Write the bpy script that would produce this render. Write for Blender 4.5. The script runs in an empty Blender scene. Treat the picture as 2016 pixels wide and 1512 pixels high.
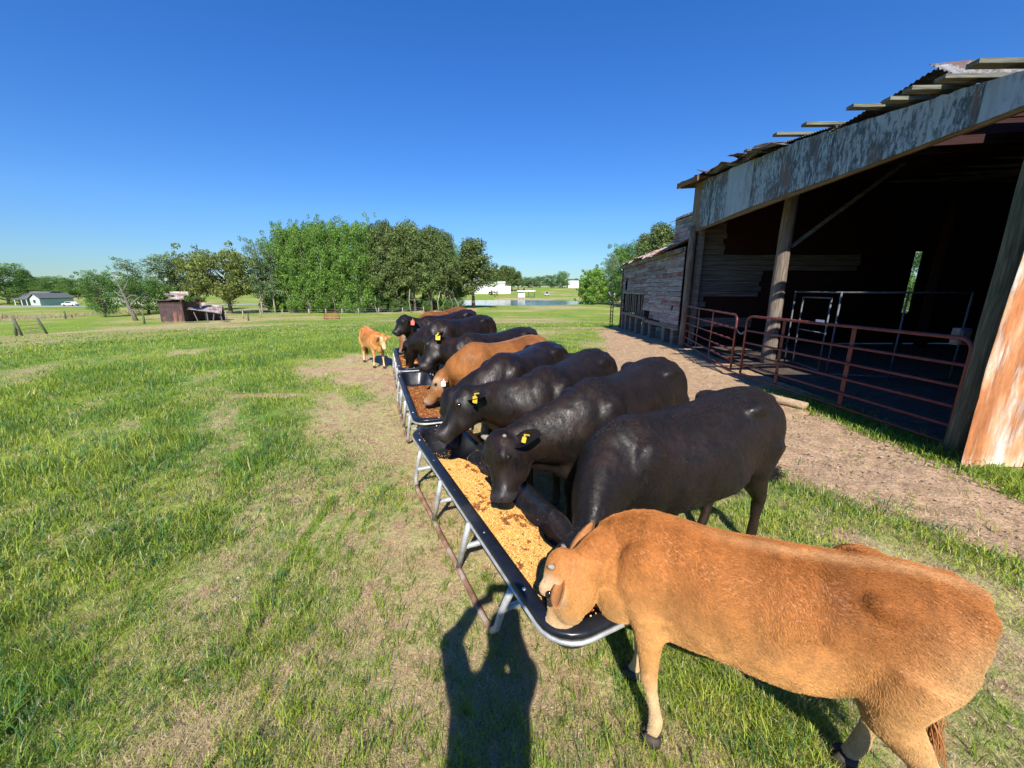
import bpy, bmesh, math, random
import numpy as np
from mathutils import Vector, Matrix, noise as mnoise
R = math.radians
rng = np.random.default_rng(7)
random.seed(7)
scene = bpy.context.scene
COL = scene.collection
# ---------------------------------------------------------------- camera
CAMH = 1.9
PITCH = math.atan(186/765)
cam_d = bpy.data.cameras.new('camera'); cam = bpy.data.objects.new('camera', cam_d); COL.objects.link(cam)
cam.location = (0, 0, CAMH)
cam.rotation_euler = (math.pi/2 - PITCH, 0, 0)
cam_d.sensor_fit = 'HORIZONTAL'; cam_d.sensor_width = 36.0; cam_d.lens = 36.0*765/2016
cam_d.clip_start = 0.02; cam_d.clip_end = 9000
scene.camera = cam
scene.render.resolution_x = 1024; scene.render.resolution_y = 768
# ---------------------------------------------------------------- sky and sun
SUN_EL = R(41.2)
SUN_DIR = Vector((0.026, -1, 0)).normalized()*math.cos(SUN_EL) + Vector((0, 0, math.sin(SUN_EL)))   # towards the sun
world = bpy.data.worlds.new('World'); scene.world = world; world.use_nodes = True
wn = world.node_tree.nodes; wl = world.node_tree.links
for n in list(wn): wn.remove(n)
sky = wn.new('ShaderNodeTexSky'); sky.sky_type = 'NISHITA'; sky.sun_disc = False
sky.sun_elevation = SUN_EL
sky.sun_rotation = math.atan2(SUN_DIR.x, SUN_DIR.y)
sky.altitude = 0; sky.air_density = 1.0; sky.dust_density = 0.0; sky.ozone_density = 2.5
hs = wn.new('ShaderNodeHueSaturation'); hs.inputs['Saturation'].default_value = 1.28
bg = wn.new('ShaderNodeBackground'); bg.inputs['Strength'].default_value = 0.098
wo = wn.new('ShaderNodeOutputWorld')
wl.new(sky.outputs[0], hs.inputs['Color']); tint = wn.new('ShaderNodeMix'); tint.data_type = 'RGBA'; tint.blend_type = 'MULTIPLY'; tint.inputs[0].default_value = 1.0; tint.inputs[7].default_value = (.90, 1.0, 1.12, 1)
tcw = wn.new('ShaderNodeTexCoord'); sxyz = wn.new('ShaderNodeSeparateXYZ'); wl.new(tcw.outputs['Generated'], sxyz.inputs[0])
gr = wn.new('ShaderNodeValToRGB'); e_ = gr.color_ramp.elements; e_[0].position = 0.0; e_[0].color = (.36, .50, .66, 1); e_[1].position = .42; e_[1].color = (.62, .84, 1.22, 1)
e2 = e_.new(.05); e2.color = (.42, .57, .75, 1); e3 = e_.new(.16); e3.color = (.58, .76, 1.04, 1)
wl.new(sxyz.outputs[2], gr.inputs[0]); wl.new(gr.outputs[0], tint.inputs[7])
wl.new(hs.outputs[0], tint.inputs[6]); wl.new(tint.outputs[2], bg.inputs['Color']); wl.new(bg.outputs[0], wo.inputs['Surface'])
sun_d = bpy.data.lights.new('sun', 'SUN'); sun_d.energy = 5.0; sun_d.angle = R(0.53); sun_d.color = (1.0, 0.94, 0.85)
sun = bpy.data.objects.new('sun', sun_d); COL.objects.link(sun)
sun.rotation_euler = SUN_DIR.to_track_quat('Z', 'Y').to_euler(); sun.location = (0, -30, 40)
scene.view_settings.view_transform = 'Standard'; scene.view_settings.look = 'None'
scene.view_settings.exposure = 0.55; scene.view_settings.gamma = 1.0
scene.cycles.max_bounces = 6; scene.cycles.diffuse_bounces = 3; scene.cycles.glossy_bounces = 2
scene.cycles.transparent_max_bounces = 6; scene.cycles.transmission_bounces = 3
scene.cycles.use_adaptive_sampling = True; scene.cycles.adaptive_threshold = 0.02
# ---------------------------------------------------------------- noise helpers (numpy)
def _hash(ix, iy, seed):
    h = (ix.astype(np.int64)*374761393 + iy.astype(np.int64)*668265263 + seed*1442695041) & 0x7fffffff
    h = ((h ^ (h >> 13))*1274126177) & 0x7fffffff
    return ((h ^ (h >> 16)) & 0xffff)/65535.0
def vnoise(x, y, seed=0):
    x = np.asarray(x, float); y = np.asarray(y, float)
    ix = np.floor(x); iy = np.floor(y); fx = x-ix; fy = y-iy
    fx = fx*fx*(3-2*fx); fy = fy*fy*(3-2*fy)
    a = _hash(ix, iy, seed); b = _hash(ix+1, iy, seed); c = _hash(ix, iy+1, seed); d = _hash(ix+1, iy+1, seed)
    return (a*(1-fx)+b*fx)*(1-fy) + (c*(1-fx)+d*fx)*fy
def fbm(x, y, seed=0, o=4):
    t = 0; a = 0.5; n = 0
    for k in range(o):
        t = t + a*vnoise(x*2**k, y*2**k, seed+k); n += a; a *= 0.5
    return t/n
def sstep(a, b, x):
    t = np.clip((np.asarray(x, float)-a)/(b-a), 0, 1); return t*t*(3-2*t)
# ---------------------------------------------------------------- terrain
GD = np.array([0, 12, 24, 40, 60, 90, 140, 190, 216, 250, 290, 420, 600, 1000, 4000.])
GZ = np.array([0, 0, -.35, -1.3, -2.5, -3.25, -3.5, -3.55, -3.4, -2.3, -.85, 3.6, 6, 8, 10.])
_gd = np.linspace(0, 4000, 8001); _gz = np.interp(_gd, GD, GZ)
_k = np.ones(31)/31; _gs = np.convolve(np.pad(_gz, 15, mode='edge'), _k, 'valid')
_w = np.clip(_gd/60, 0, 1); _gz = _gz*(1-_w)+_gs*_w
POND = (-3.0, 178.0, 37.0, 38.0); WATER_Z = -3.62
def ground(x, y):
    x = np.asarray(x, float); y = np.asarray(y, float)
    d = np.hypot(np.minimum(x, 0)*0.93, y)
    d = np.where(y < 0, np.hypot(np.minimum(x, 0)*.93, y*0.3), d)
    z = np.interp(d, _gd, _gz)
    q = np.hypot((x-POND[0])/POND[2], (y-POND[1])/POND[3])
    z = z - 1.3*(1-sstep(.80, 1.06, q))
    z = np.where((q > .9) & (q < 1.5), np.minimum(z, WATER_Z + .1 + 3*np.maximum(q-1, -.05) + .0), z)
    far = sstep(14, 60, np.hypot(x, y))
    z = z + far*(fbm(x/30, y/30, 3, 3)-.5)*.35*sstep(1.0, 1.4, q)
    return z
def gz(x, y): return float(ground(x, y))
CP, SP = math.cos(PITCH), math.sin(PITCH)
def at(px, py, z=0.0):
    """world point at height z seen in the survey photograph at px, py"""
    u = (px-1008)/765; v = (py-756)/765
    k = (CAMH-z)/(SP+v*CP); return (u*k, (CP-v*SP)*k)
def gp(px, Y):
    """ground point at forward distance Y in the direction of photo column px near the horizon"""
    x = (px-1008)/765/1.03*Y
    return (x, Y, gz(x, Y))
# ---------------------------------------------------------------- mesh helpers
def tag(o, label=None, cat=None, group=None, kind=None):
    if label: o['label'] = label
    if cat: o['category'] = cat
    if group: o['group'] = group
    if kind: o['kind'] = kind
    return o
def thing(name, label, cat, loc=(0, 0, 0), rotz=0.0, group=None):
    o = bpy.data.objects.new(name, None); COL.objects.link(o)
    o.location = loc; o.rotation_euler = (0, 0, rotz); o.empty_display_size = .2
    return tag(o, label, cat, group)
def link(name, me, parent=None):
    o = bpy.data.objects.new(name, me); COL.objects.link(o)
    if parent is not None: o.parent = parent
    return o
def new_mesh(name, V, F, mats=None, smooth=False, fm=None, cols=None):
    """V (n,3); F list of tuples or an int array (m,k)"""
    me = bpy.data.meshes.new(name)
    V = np.asarray(V, dtype=np.float32)
    if isinstance(F, np.ndarray):
        m, k = F.shape
        ls = np.arange(m, dtype=np.int32)*k; lt = np.full(m, k, dtype=np.int32); fl = F.astype(np.int32).ravel()
    else:
        lt = np.array([len(f) for f in F], dtype=np.int32); ls = np.concatenate([[0], np.cumsum(lt)[:-1]]).astype(np.int32)
        fl = np.fromiter((i for f in F for i in f), dtype=np.int32)
        m = len(F)
    me.vertices.add(len(V)); me.vertices.foreach_set('co', V.ravel())
    me.loops.add(len(fl)); me.loops.foreach_set('vertex_index', fl)
    me.polygons.add(m); me.polygons.foreach_set('loop_start', ls); me.polygons.foreach_set('loop_total', lt)
    if fm is not None: me.polygons.foreach_set('material_index', np.asarray(fm, dtype=np.int32))
    me.polygons.foreach_set('use_smooth', np.full(m, bool(smooth)))
    me.update(calc_edges=True)
    if cols is not None:
        c = np.ones((len(V), 4), dtype=np.float32); c[:, :3] = cols
        a = me.color_attributes.new('Col', 'FLOAT_COLOR', 'POINT'); a.data.foreach_set('color', c.ravel())
    for mt in (mats or []): me.materials.append(mt)
    return me
def origin_of(o):
    v = Vector((0, 0, 0))
    while o is not None: v += o.location; o = o.parent
    return v
class MB:
    def __init__(s): s.V = []; s.F = []; s.n = 0; s.mi = []
    def add(s, V, F, mi=0):
        V = np.asarray(V, float); s.V.append(V)
        for f in F: s.F.append(tuple(int(i)+s.n for i in f)); s.mi.append(mi)
        s.n += len(V); return s
    def box(s, c, size, rz=0.0, M=None, mi=0, jit=0.0):
        hx, hy, hz = size[0]/2, size[1]/2, size[2]/2
        V = np.array([[x, y, z] for z in (-hz, hz) for x, y in ((-hx, -hy), (hx, -hy), (hx, hy), (-hx, hy))])
        if jit: V = V + rng.normal(0, jit, V.shape)
        if M is not None: V = V @ np.array(M.to_3x3()).T
        elif rz:
            ca, sa = math.cos(rz), math.sin(rz); V = V @ np.array([[ca, sa, 0], [-sa, ca, 0], [0, 0, 1]])
        V = V + np.array(c)
        return s.add(V, [(0, 3, 2, 1), (4, 5, 6, 7), (0, 1, 5, 4), (1, 2, 6, 5), (2, 3, 7, 6), (3, 0, 4, 7)], mi)
    def beam(s, p0, p1, w, h, up=(0, 0, 1), mi=0, bev=0.0):
        p0 = Vector(p0); p1 = Vector(p1); d = (p1-p0); L = d.length; d.normalize()
        u = Vector(up); sd = d.cross(u)
        if sd.length < 1e-4: sd = d.cross(Vector((1, 0, 0)))
        sd.normalize(); u = sd.cross(d)
        M = Matrix((sd, d, u)).transposed()
        return s.box((p0+p1)/2, (w, L, h), M=M, mi=mi)
    def tube(s, pts, rad, n=8, cap=True, mi=0, ell=None):
        P = [Vector(p) for p in pts]; m = len(P)
        if not hasattr(rad, '__len__'): rad = [rad]*m
        V = []; prev = None
        for i in range(m):
            t = (P[min(i+1, m-1)]-P[max(i-1, 0)]).normalized()
            if prev is None:
                a = Vector((0, 0, 1)) if abs(t.z) < .9 else Vector((1, 0, 0))
                sd = t.cross(a).normalized()
            else:
                sd = (prev - t*prev.dot(t)).normalized()
            prev = sd; up = sd.cross(t)
            for k in range(n):
                a = 2*math.pi*k/n
                e = ell if ell else 1.0
                V.append(P[i] + sd*(math.cos(a)*rad[i]) + up*(math.sin(a)*rad[i]*e))
        F = []
        for i in range(m-1):
            for k in range(n):
                F.append((i*n+k, i*n+(k+1) % n, (i+1)*n+(k+1) % n, (i+1)*n+k))
        if cap:
            F.append(tuple(range(n))[::-1]); F.append(tuple((m-1)*n+k for k in range(n)))
        return s.add(V, F, mi)
    def build(s, name, mats, parent=None, smooth=False, bevel=0.0, label=None):
        if not isinstance(mats, (list, tuple)): mats = [mats]
        V = np.concatenate(s.V); 
        if parent is not None: V = V - np.array(origin_of(parent))
        me = new_mesh(name, V, s.F, mats, smooth, s.mi)
        o = link(name, me, parent)
        if label: o['label'] = label
        if bevel:
            b = o.modifiers.new('bevel', 'BEVEL'); b.width = bevel; b.segments = 2; b.limit_method = 'ANGLE'
        return o
def arc(c, r, a0, a1, n, ax=(1, 0, 0), ay=(0, 0, 1)):
    c = Vector(c); ax = Vector(ax); ay = Vector(ay)
    return [c + ax*(r*math.cos(a0+(a1-a0)*i/n)) + ay*(r*math.sin(a0+(a1-a0)*i/n)) for i in range(n+1)]
def copy_tree(o, parent=None):
    c = o.copy(); COL.objects.link(c)
    if parent is not None: c.parent = parent
    for ch in list(o.children): copy_tree(ch, c)
    return c
# ---------------------------------------------------------------- materials
def mat_base(name):
    m = bpy.data.materials.new(name); m.use_nodes = True
    nt = m.node_tree; b = nt.nodes['Principled BSDF']
    return m, nt, b
def ramp(nt, fac, stops):
    r = nt.nodes.new('ShaderNodeValToRGB')
    el = r.color_ramp.elements
    while len(el) > 1: el.remove(el[-1])
    el[0].position = stops[0][0]; el[0].color = (*stops[0][1], 1)
    for p, c in stops[1:]:
        e = el.new(p); e.color = (*c, 1)
    nt.links.new(fac, r.inputs[0]); return r.outputs[0]
def noise_n(nt, scale, detail=4, rough=.55, stretch=(1, 1, 1), coord='Object', dist=0.0, off=(0, 0, 0)):
    tc = nt.nodes.new('ShaderNodeTexCoord'); mp = nt.nodes.new('ShaderNodeMapping')
    mp.inputs['Scale'].default_value = stretch; mp.inputs['Location'].default_value = off
    nz = nt.nodes.new('ShaderNodeTexNoise'); nz.inputs['Scale'].default_value = scale
    nz.inputs['Detail'].default_value = detail; nz.inputs['Roughness'].default_value = rough; nz.inputs['Distortion'].default_value = dist
    if coord == 'World':
        g = nt.nodes.new('ShaderNodeNewGeometry'); nt.links.new(g.outputs['Position'], mp.inputs[0])
    else: nt.links.new(tc.outputs[coord], mp.inputs[0])
    nt.links.new(mp.outputs[0], nz.inputs[0]); return nz.outputs['Fac']
def mixc(nt, f, a, b, mode='MIX'):
    m = nt.nodes.new('ShaderNodeMix'); m.data_type = 'RGBA'; m.blend_type = mode
    for sck, v in ((m.inputs[0], f), (m.inputs[6], a), (m.inputs[7], b)):
        if isinstance(v, (int, float)): sck.default_value = v
        elif isinstance(v, tuple): sck.default_value = (*v, 1)
        else: nt.links.new(v, sck)
    return m.outputs[2]
def mathn(nt, op, a, b=None, clamp=False):
    m = nt.nodes.new('ShaderNodeMath'); m.operation = op; m.use_clamp = clamp
    for i, v in enumerate((a, b)):
        if v is None: continue
        if isinstance(v, (int, float)): m.inputs[i].default_value = v
        else: nt.links.new(v, m.inputs[i])
    return m.outputs[0]
def bump(nt, b, h, strength=.3, dist=.01, target=True):
    n = nt.nodes.new('ShaderNodeBump'); n.inputs['Strength'].default_value = strength; n.inputs['Distance'].default_value = dist
    nt.links.new(h, n.inputs['Height'])
    if target: nt.links.new(n.outputs[0], b.inputs['Normal'])
    return n.outputs[0]
def nmat(name, stops, scale=5, stretch=(1, 1, 1), rough=.8, bumpn=.3, bdist=.01, metal=0.0, detail=5, spec=.3, coord='Object', dist=0.0, nrough=.6):
    m, nt, b = mat_base(name)
    f = noise_n(nt, scale, detail, nrough, stretch, coord, dist)
    nt.links.new(ramp(nt, f, stops), b.inputs['Base Color'])
    b.inputs['Roughness'].default_value = rough; b.inputs['Metallic'].default_value = metal
    b.inputs['Specular IOR Level'].default_value = spec
    if bumpn: bump(nt, b, noise_n(nt, scale*3, 4, .6, stretch, coord), bumpn, bdist)
    return m
M = {}
M['galv'] = nmat('galvanised_steel', [(.3, (.34, .35, .35)), (.6, (.56, .57, .56)), (.8, (.42, .39, .35))], 14, rough=.55, metal=.4, bumpn=.15, bdist=.002, spec=.5)
M['galv_dull_shaded'] = nmat('dull_shaded_steel', [(.3, (.10, .11, .12)), (.7, (.20, .21, .22))], 14, rough=.7, metal=.3, bumpn=0)  # darker galv: kennel pipes carry the barn's shade in their colour; box is dull grey
M['galv_rust'] = nmat('rusty_tube', [(.35, (.20, .10, .06)), (.5, (.32, .18, .115)), (.66, (.46, .38, .30))], 9, rough=.8, bumpn=.4, bdist=.003)
M['gate'] = nmat('oxide_red_paint', [(.35, (.115, .022, .018)), (.6, (.17, .04, .032)), (.78, (.22, .09, .06))], 12, rough=.5, bumpn=.15, bdist=.002, spec=.5)
M['white'] = nmat('white_paint', [(.3, (.74, .74, .73)), (.7, (.82, .82, .80))], 2, rough=.6, bumpn=0)
M['dark'] = nmat('dark_void', [(.3, (.01, .01, .01)), (.7, (.02, .018, .016))], 3, rough=.9, bumpn=0)
M['bolt'] = nmat('bolt_steel', [(.3, (.55, .55, .55)), (.7, (.7, .7, .7))], 9, rough=.35, metal=.8, bumpn=0)
M['pole'] = nmat('weathered_pole', [(.3, (.10, .075, .055)), (.5, (.19, .15, .12)), (.7, (.30, .25, .20))], 5, (6, 6, .5), rough=.85, bumpn=.8, bdist=.02)
M['pole_green'] = nmat('algae_pole', [(.3, (.05, .06, .035)), (.5, (.10, .115, .07)), (.7, (.20, .19, .13))], 5, (6, 6, .5), rough=.85, bumpn=.8, bdist=.02)
M['log'] = nmat('log_wood', [(.3, (.26, .17, .10)), (.6, (.42, .31, .20))], 6, (6, 1, 6), rough=.8, bumpn=.5, bdist=.01)
M['grey_wood'] = nmat('grey_wood', [(.25, (.07, .062, .055)), (.5, (.17, .15, .135)), (.75, (.32, .29, .26))], 4, (.35, .35, 9), rough=.85, bumpn=.6, bdist=.01)
M['purlin'] = nmat('purlin_wood', [(.3, (.07, .068, .055)), (.5, (.15, .15, .115)), (.7, (.27, .26, .20))], 5, (.4, 8, 8), rough=.85, bumpn=.5, bdist=.01)
M['red_wood'] = nmat('shaded_red_boards', [(.3, (.022, .008, .007)), (.6, (.045, .015, .012))], 4, (.4, .4, 9), rough=.85, bumpn=.5, bdist=.01)  # red boards darkened, so the barn's inside shade is part of the colour
def mat_siding():
    m, nt, b = mat_base('faded_red_siding')
    f = noise_n(nt, 5, 7, .7, (.35, .35, 7), 'Object', .3)
    at_ = nt.nodes.new('ShaderNodeAttribute'); at_.attribute_name = 'Col'
    sp = nt.nodes.new('ShaderNodeSeparateColor'); nt.links.new(at_.outputs['Color'], sp.inputs[0])
    g = ramp(nt, f, [(.3, (.12, .10, .095)), (.5, (.30, .265, .26)), (.7, (.58, .54, .53))])
    r = ramp(nt, f, [(.3, (.12, .04, .035)), (.55, (.25, .11, .095)), (.7, (.42, .29, .26))])
    k = ramp(nt, mathn(nt, 'ADD', sp.outputs[0], mathn(nt, 'MULTIPLY', noise_n(nt, 1.6, 5, .7, (1, 1, 1.5)), .6)), [(.66, (0, 0, 0)), (.86, (1, 1, 1))])
    c = mixc(nt, k, g, r)
    mm = nt.nodes.new('ShaderNodeVectorMath'); mm.operation = 'SCALE'; nt.links.new(c, mm.inputs[0]); nt.links.new(sp.outputs[1], mm.inputs['Scale'])
    nt.links.new(mm.outputs[0], b.inputs['Base Color']); b.inputs['Roughness'].default_value = .85
    bump(nt, b, noise_n(nt, 8, 5, .6, (.5, .5, 8)), .6, .012)
    return m
M['siding'] = mat_siding()
def mat_tin(name, clean, stain, rust, rustpos=.6, scale=1.0, metal=.35, sign=0, cover=(.40, .52), vs=.36):
    m, nt, b = mat_base(name)
    st = noise_n(nt, 6*scale, 8, .72, (1.2, 1.2, .16), 'Object', .2)
    sp = noise_n(nt, 11*scale, 8, .75, (1, 1, vs), 'Object', .3)
    big = noise_n(nt, .9*scale, 4, .6, (1.5, 1.5, .45), 'Object', off=(3, 1, 2))
    c = ramp(nt, st, [(.35, clean), (.55, tuple(x*.8 for x in clean))])
    a = ramp(nt, mathn(nt, 'MULTIPLY', sp, mathn(nt, 'ADD', .45, big)), [(cover[0], (0, 0, 0)), (cover[1], (1, 1, 1))])
    c = mixc(nt, a, c, stain)
    rr = ramp(nt, mathn(nt, 'ADD', mathn(nt, 'MULTIPLY', st, .5), mathn(nt, 'MULTIPLY', big, .6)), [(rustpos-.05, (0, 0, 0)), (rustpos+.03, (1, 1, 1))])
    rc = ramp(nt, sp, [(.3, tuple(x*.45 for x in rust)), (.6, rust), (.8, (min(1, rust[0]*1.5), rust[1]*1.8, rust[2]*2.2))])
    nt.links.new(mixc(nt, rr, c, rc), b.inputs['Base Color'])
    b.inputs['Roughness'].default_value = .6
    nt.links.new(mathn(nt, 'MULTIPLY', mathn(nt, 'SUBTRACT', 1.0, rr), metal), b.inputs['Metallic'])
    bump(nt, b, sp, .25, .004)
    return m
M['fascia'] = mat_tin('weathered_galvanised_sheet', (.40, .455, .48), (.075, .095, .095), (.20, .10, .06), .64, 1.5, cover=(.42, .52))
M['fascia_clean'] = mat_tin('cleaner_galvanised_sheet', (.42, .47, .50), (.24, .27, .28), (.20, .10, .06), .70, 1.3, cover=(.50, .62))
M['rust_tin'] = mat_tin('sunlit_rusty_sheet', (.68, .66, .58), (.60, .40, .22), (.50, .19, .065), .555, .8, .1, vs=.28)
M['roof_tin'] = mat_tin('rusty_roof_sheet', (.34, .34, .34), (.12, .10, .09), (.17, .08, .055), .60, .8, .3)
M['roof_far'] = mat_tin('far_roof_sheet', (.66, .62, .58), (.35, .25, .20), (.30, .14, .09), .6, .8, .2)
M['shed_tin'] = mat_tin('shed_wall_sheet', (.12, .07, .07), (.06, .032, .035), (.34, .15, .10), .64, .6, .1)
def mat_plastic():
    m, nt, b = mat_base('black_polyethylene')
    f = noise_n(nt, 10, 6, .7)
    d = noise_n(nt, 3, 5, .7, (1, 1, 1), 'Object', .6)
    c = ramp(nt, f, [(.35, (.008, .009, .012)), (.7, (.016, .018, .023))])
    k = ramp(nt, d, [(.60, (0, 0, 0)), (.80, (.35, .35, .35))])
    nt.links.new(mixc(nt, k, c, (.13, .11, .085)), b.inputs['Base Color'])
    nt.links.new(ramp(nt, f, [(.3, (.24,)*3), (.7, (.42,)*3)]), b.inputs['Roughness'])
    bump(nt, b, noise_n(nt, 40, 3), .06, .002)
    return m
M['plastic'] = mat_plastic()
def mat_coat(name, vary=.35, rough=.5, spec=.5, brown=None, hb=.55, streak=0.0):
    m, nt, b = mat_base(name)
    at_ = nt.nodes.new('ShaderNodeAttribute'); at_.attribute_name = 'Col'
    f = noise_n(nt, 30, 5, .65, (.5, 1, .45), 'Object', .8)
    g = noise_n(nt, 3.0, 6, .66, (.8, 1, 1), 'Object', 1.2)
    c = mixc(nt, 1.0, at_.outputs['Color'], ramp(nt, f, [(.3, (1-vary,)*3), (.7, (1+vary*.6,)*3)]), 'MULTIPLY')
    if brown:
        c = mixc(nt, ramp(nt, g, [(.46, (0, 0, 0)), (.66, (.9, .9, .9))]), c, brown)
    nt.links.new(c, b.inputs['Base Color'])
    st = noise_n(nt, 16, 5, .7, (1.6, 1.6, .35), 'Object', .8)
    nt.links.new(ramp(nt, st, [(.35, (rough-.10,)*3), (.65, (min(1, rough+.22),)*3)]), b.inputs['Roughness'])
    b.inputs['Specular IOR Level'].default_value = spec
    h1 = noise_n(nt, 150, 3, .6, (.55, 1, .16), 'Object', .5); h2 = noise_n(nt, 20, 5, .65, (1.2, 1.2, .5), 'Object', 1.2)
    bump(nt, b, mathn(nt, 'ADD', mathn(nt, 'MULTIPLY', h1, .30), h2), hb, .012)
    return m
M['coat_black'] = mat_coat('black_coat', .4, .44, .36, (.024, .0105, .0055), .24)
M['coat_red'] = mat_coat('red_tan_coat', .26, .6, .30, None, .35)
M['eye'] = nmat('wet_eye', [(.3, (.01, .008, .006)), (.7, (.02, .012, .01))], 5, rough=.08, bumpn=0, spec=.8)
M['horn'] = nmat('horn', [(.3, (.24, .18, .13)), (.7, (.42, .34, .26))], 20, rough=.5, bumpn=.2)
M['hoof'] = nmat('hoof', [(.3, (.03, .025, .02)), (.7, (.09, .07, .05))], 20, rough=.6, bumpn=.3)
M['tag_yellow'] = nmat('yellow_tag', [(.3, (.62, .42, .03)), (.7, (.72, .52, .05))], 5, rough=.4, bumpn=0)
M['tag_red'] = nmat('red_tag', [(.3, (.75, .10, .05)), (.6, (.8, .2, .15))], 5, rough=.4, bumpn=0)
M['tag_white'] = nmat('white_tag', [(.3, (.8, .8, .75)), (.7, (.85, .85, .8))], 5, rough=.4, bumpn=0)
def mat_hair(name):
    m = bpy.data.materials.new(name); m.use_nodes = True; nt = m.node_tree; b = nt.nodes['Principled BSDF']
    at_ = nt.nodes.new('ShaderNodeAttribute'); at_.attribute_name = 'Col'
    nt.links.new(at_.outputs['Color'], b.inputs['Base Color']); b.inputs['Roughness'].default_value = .6
    b.inputs['Specular IOR Level'].default_value = .25
    return m
M['fur'] = mat_hair('fur_hair')
M['fur_black'] = mat_hair('black_fur_hair'); M['fur_black'].node_tree.nodes['Principled BSDF'].inputs['Roughness'].default_value = .42; M['fur_black'].node_tree.nodes['Principled BSDF'].inputs['Specular IOR Level'].default_value = .5
def mat_leaf(name, trans=.35, rough=.6, sat=1.0):
    m = bpy.data.materials.new(name); m.use_nodes = True; nt = m.node_tree; b = nt.nodes['Principled BSDF']
    at_ = nt.nodes.new('ShaderNodeAttribute'); at_.attribute_name = 'Col'
    nt.links.new(at_.outputs['Color'], b.inputs['Base Color']); b.inputs['Roughness'].default_value = rough
    b.inputs['Specular IOR Level'].default_value = .25
    t = nt.nodes.new('ShaderNodeBsdfTranslucent'); nt.links.new(at_.outputs['Color'], t.inputs[0])
    mx = nt.nodes.new('ShaderNodeMixShader'); mx.inputs[0].default_value = trans
    out = nt.nodes['Material Output']
    nt.links.new(b.outputs[0], mx.inputs[1]); nt.links.new(t.outputs[0], mx.inputs[2]); nt.links.new(mx.outputs[0], out.inputs[0])
    return m
M['leaf'] = mat_leaf('leaves'); M['blade'] = mat_leaf('grass_blades', .42, .5)
M['bark'] = nmat('bark', [(.3, (.09, .075, .06)), (.5, (.17, .15, .125)), (.7, (.28, .25, .21))], 3, (3, 3, .6), rough=.9, bumpn=.8, bdist=.05)
M['bark_pale'] = nmat('pale_bark', [(.3, (.24, .20, .16)), (.6, (.42, .37, .31))], 3, (3, 3, .6), rough=.9, bumpn=.6, bdist=.05)
# ================================================================ ground
T1N, T1F = np.array([.183, 1.27]), np.array([-1.06, 3.785])
def trough_dist(x, y):
    """distance from the line of feed troughs"""
    pts = np.array([[.45, 1.2], [-1.0, 3.9], [-2.0, 6.6], [-2.9, 9.4]])
    d = np.full(np.shape(x), 1e9)
    for a, b in zip(pts[:-1], pts[1:]):
        ab = b-a; t = np.clip(((x-a[0])*ab[0]+(y-a[1])*ab[1])/(ab@ab), 0, 1)
        d = np.minimum(d, np.hypot(x-a[0]-t*ab[0], y-a[1]-t*ab[1]))
    return d
def dirt_mask(x, y):
    x = np.asarray(x, float); y = np.asarray(y, float)
    w = (fbm(x*.9, y*.9, 11, 4)-.5)*1.1
    left = np.interp(y, [-6, 1.5, 2.6, 3.6, 5, 9, 13, 17, 21, 23.5], [6.4, 5.0, 3.6, 2.75, 2.3, 2.1, 3.1, 3.9, 4.6, 6.2])
    a = sstep(-.35, .35, x-left+w)
    weeds = sstep(.0, .30, x-(4.68+w*.25))*sstep(7.6, 6.2, y)*sstep(6.2, 5.2, x)     # weeds along the gate
    a = a*(1-.8*weeds)
    a = a*sstep(24.5, 22.0, y+w)*sstep(40, 22, x)
    # far bare patches
    for cx_, cy_, rx, ry in ((-4.5, 6.9, .9, .20), (-4.0, 9.3, 1.3, .22), (-3.0, 8.4, .9, .35), (-3.8, 10.8, 1.1, .25), (-2.3, 7.9, .35, .9), (6.0, 24, 5.5, 1.2), (-.5, 40, 9, .9),
                             (-33, 62, 9, 1.2), (-14, 62, 8.5, .7), (-52, 34, 7, .35)):
        a = np.maximum(a, sstep(1.25, .55, np.hypot((x-cx_)/rx, (y-cy_)/ry)+w*.7))
    # red bank between the wood and the pond, sandy
    a = np.maximum(a, sstep(1.3, .7, np.hypot((x+18)/9, (y-105)/14)+w*.6))
    return np.clip(a, 0, 1)
MOW = [(at(655, 985), at(560, 1120), .035), (at(560, 1120), at(480, 1270), .035), (at(700, 1010), at(640, 1090), .02), (at(630, 1100), at(545, 1225), .030), (at(690, 1085), at(665, 1150), .02), (at(760, 960), at(715, 1040), .02), (at(540, 1330), at(500, 1420), .03)]
PATCHES = [(at(260, 1000), .8, .5, .45), (at(180, 940), 1.3, .7, .6), (at(420, 930), .5, .3, .25), (at(250, 1075), .45, .22, .55), (at(60, 1350), .35, .5, .45), (at(560, 830), .5, .3, .4), (at(300, 880), .9, .3, .4), (at(430, 1320), .25, .12, .3), (at(1180, 1440), .3, .2, .3), (at(1560, 1400), .5, .3, .35), (at(620, 1290), .35, .2, -.3), (at(420, 1420), .2, .2, -.35), (at(700, 850), 1.0, .6, .22)]
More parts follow.
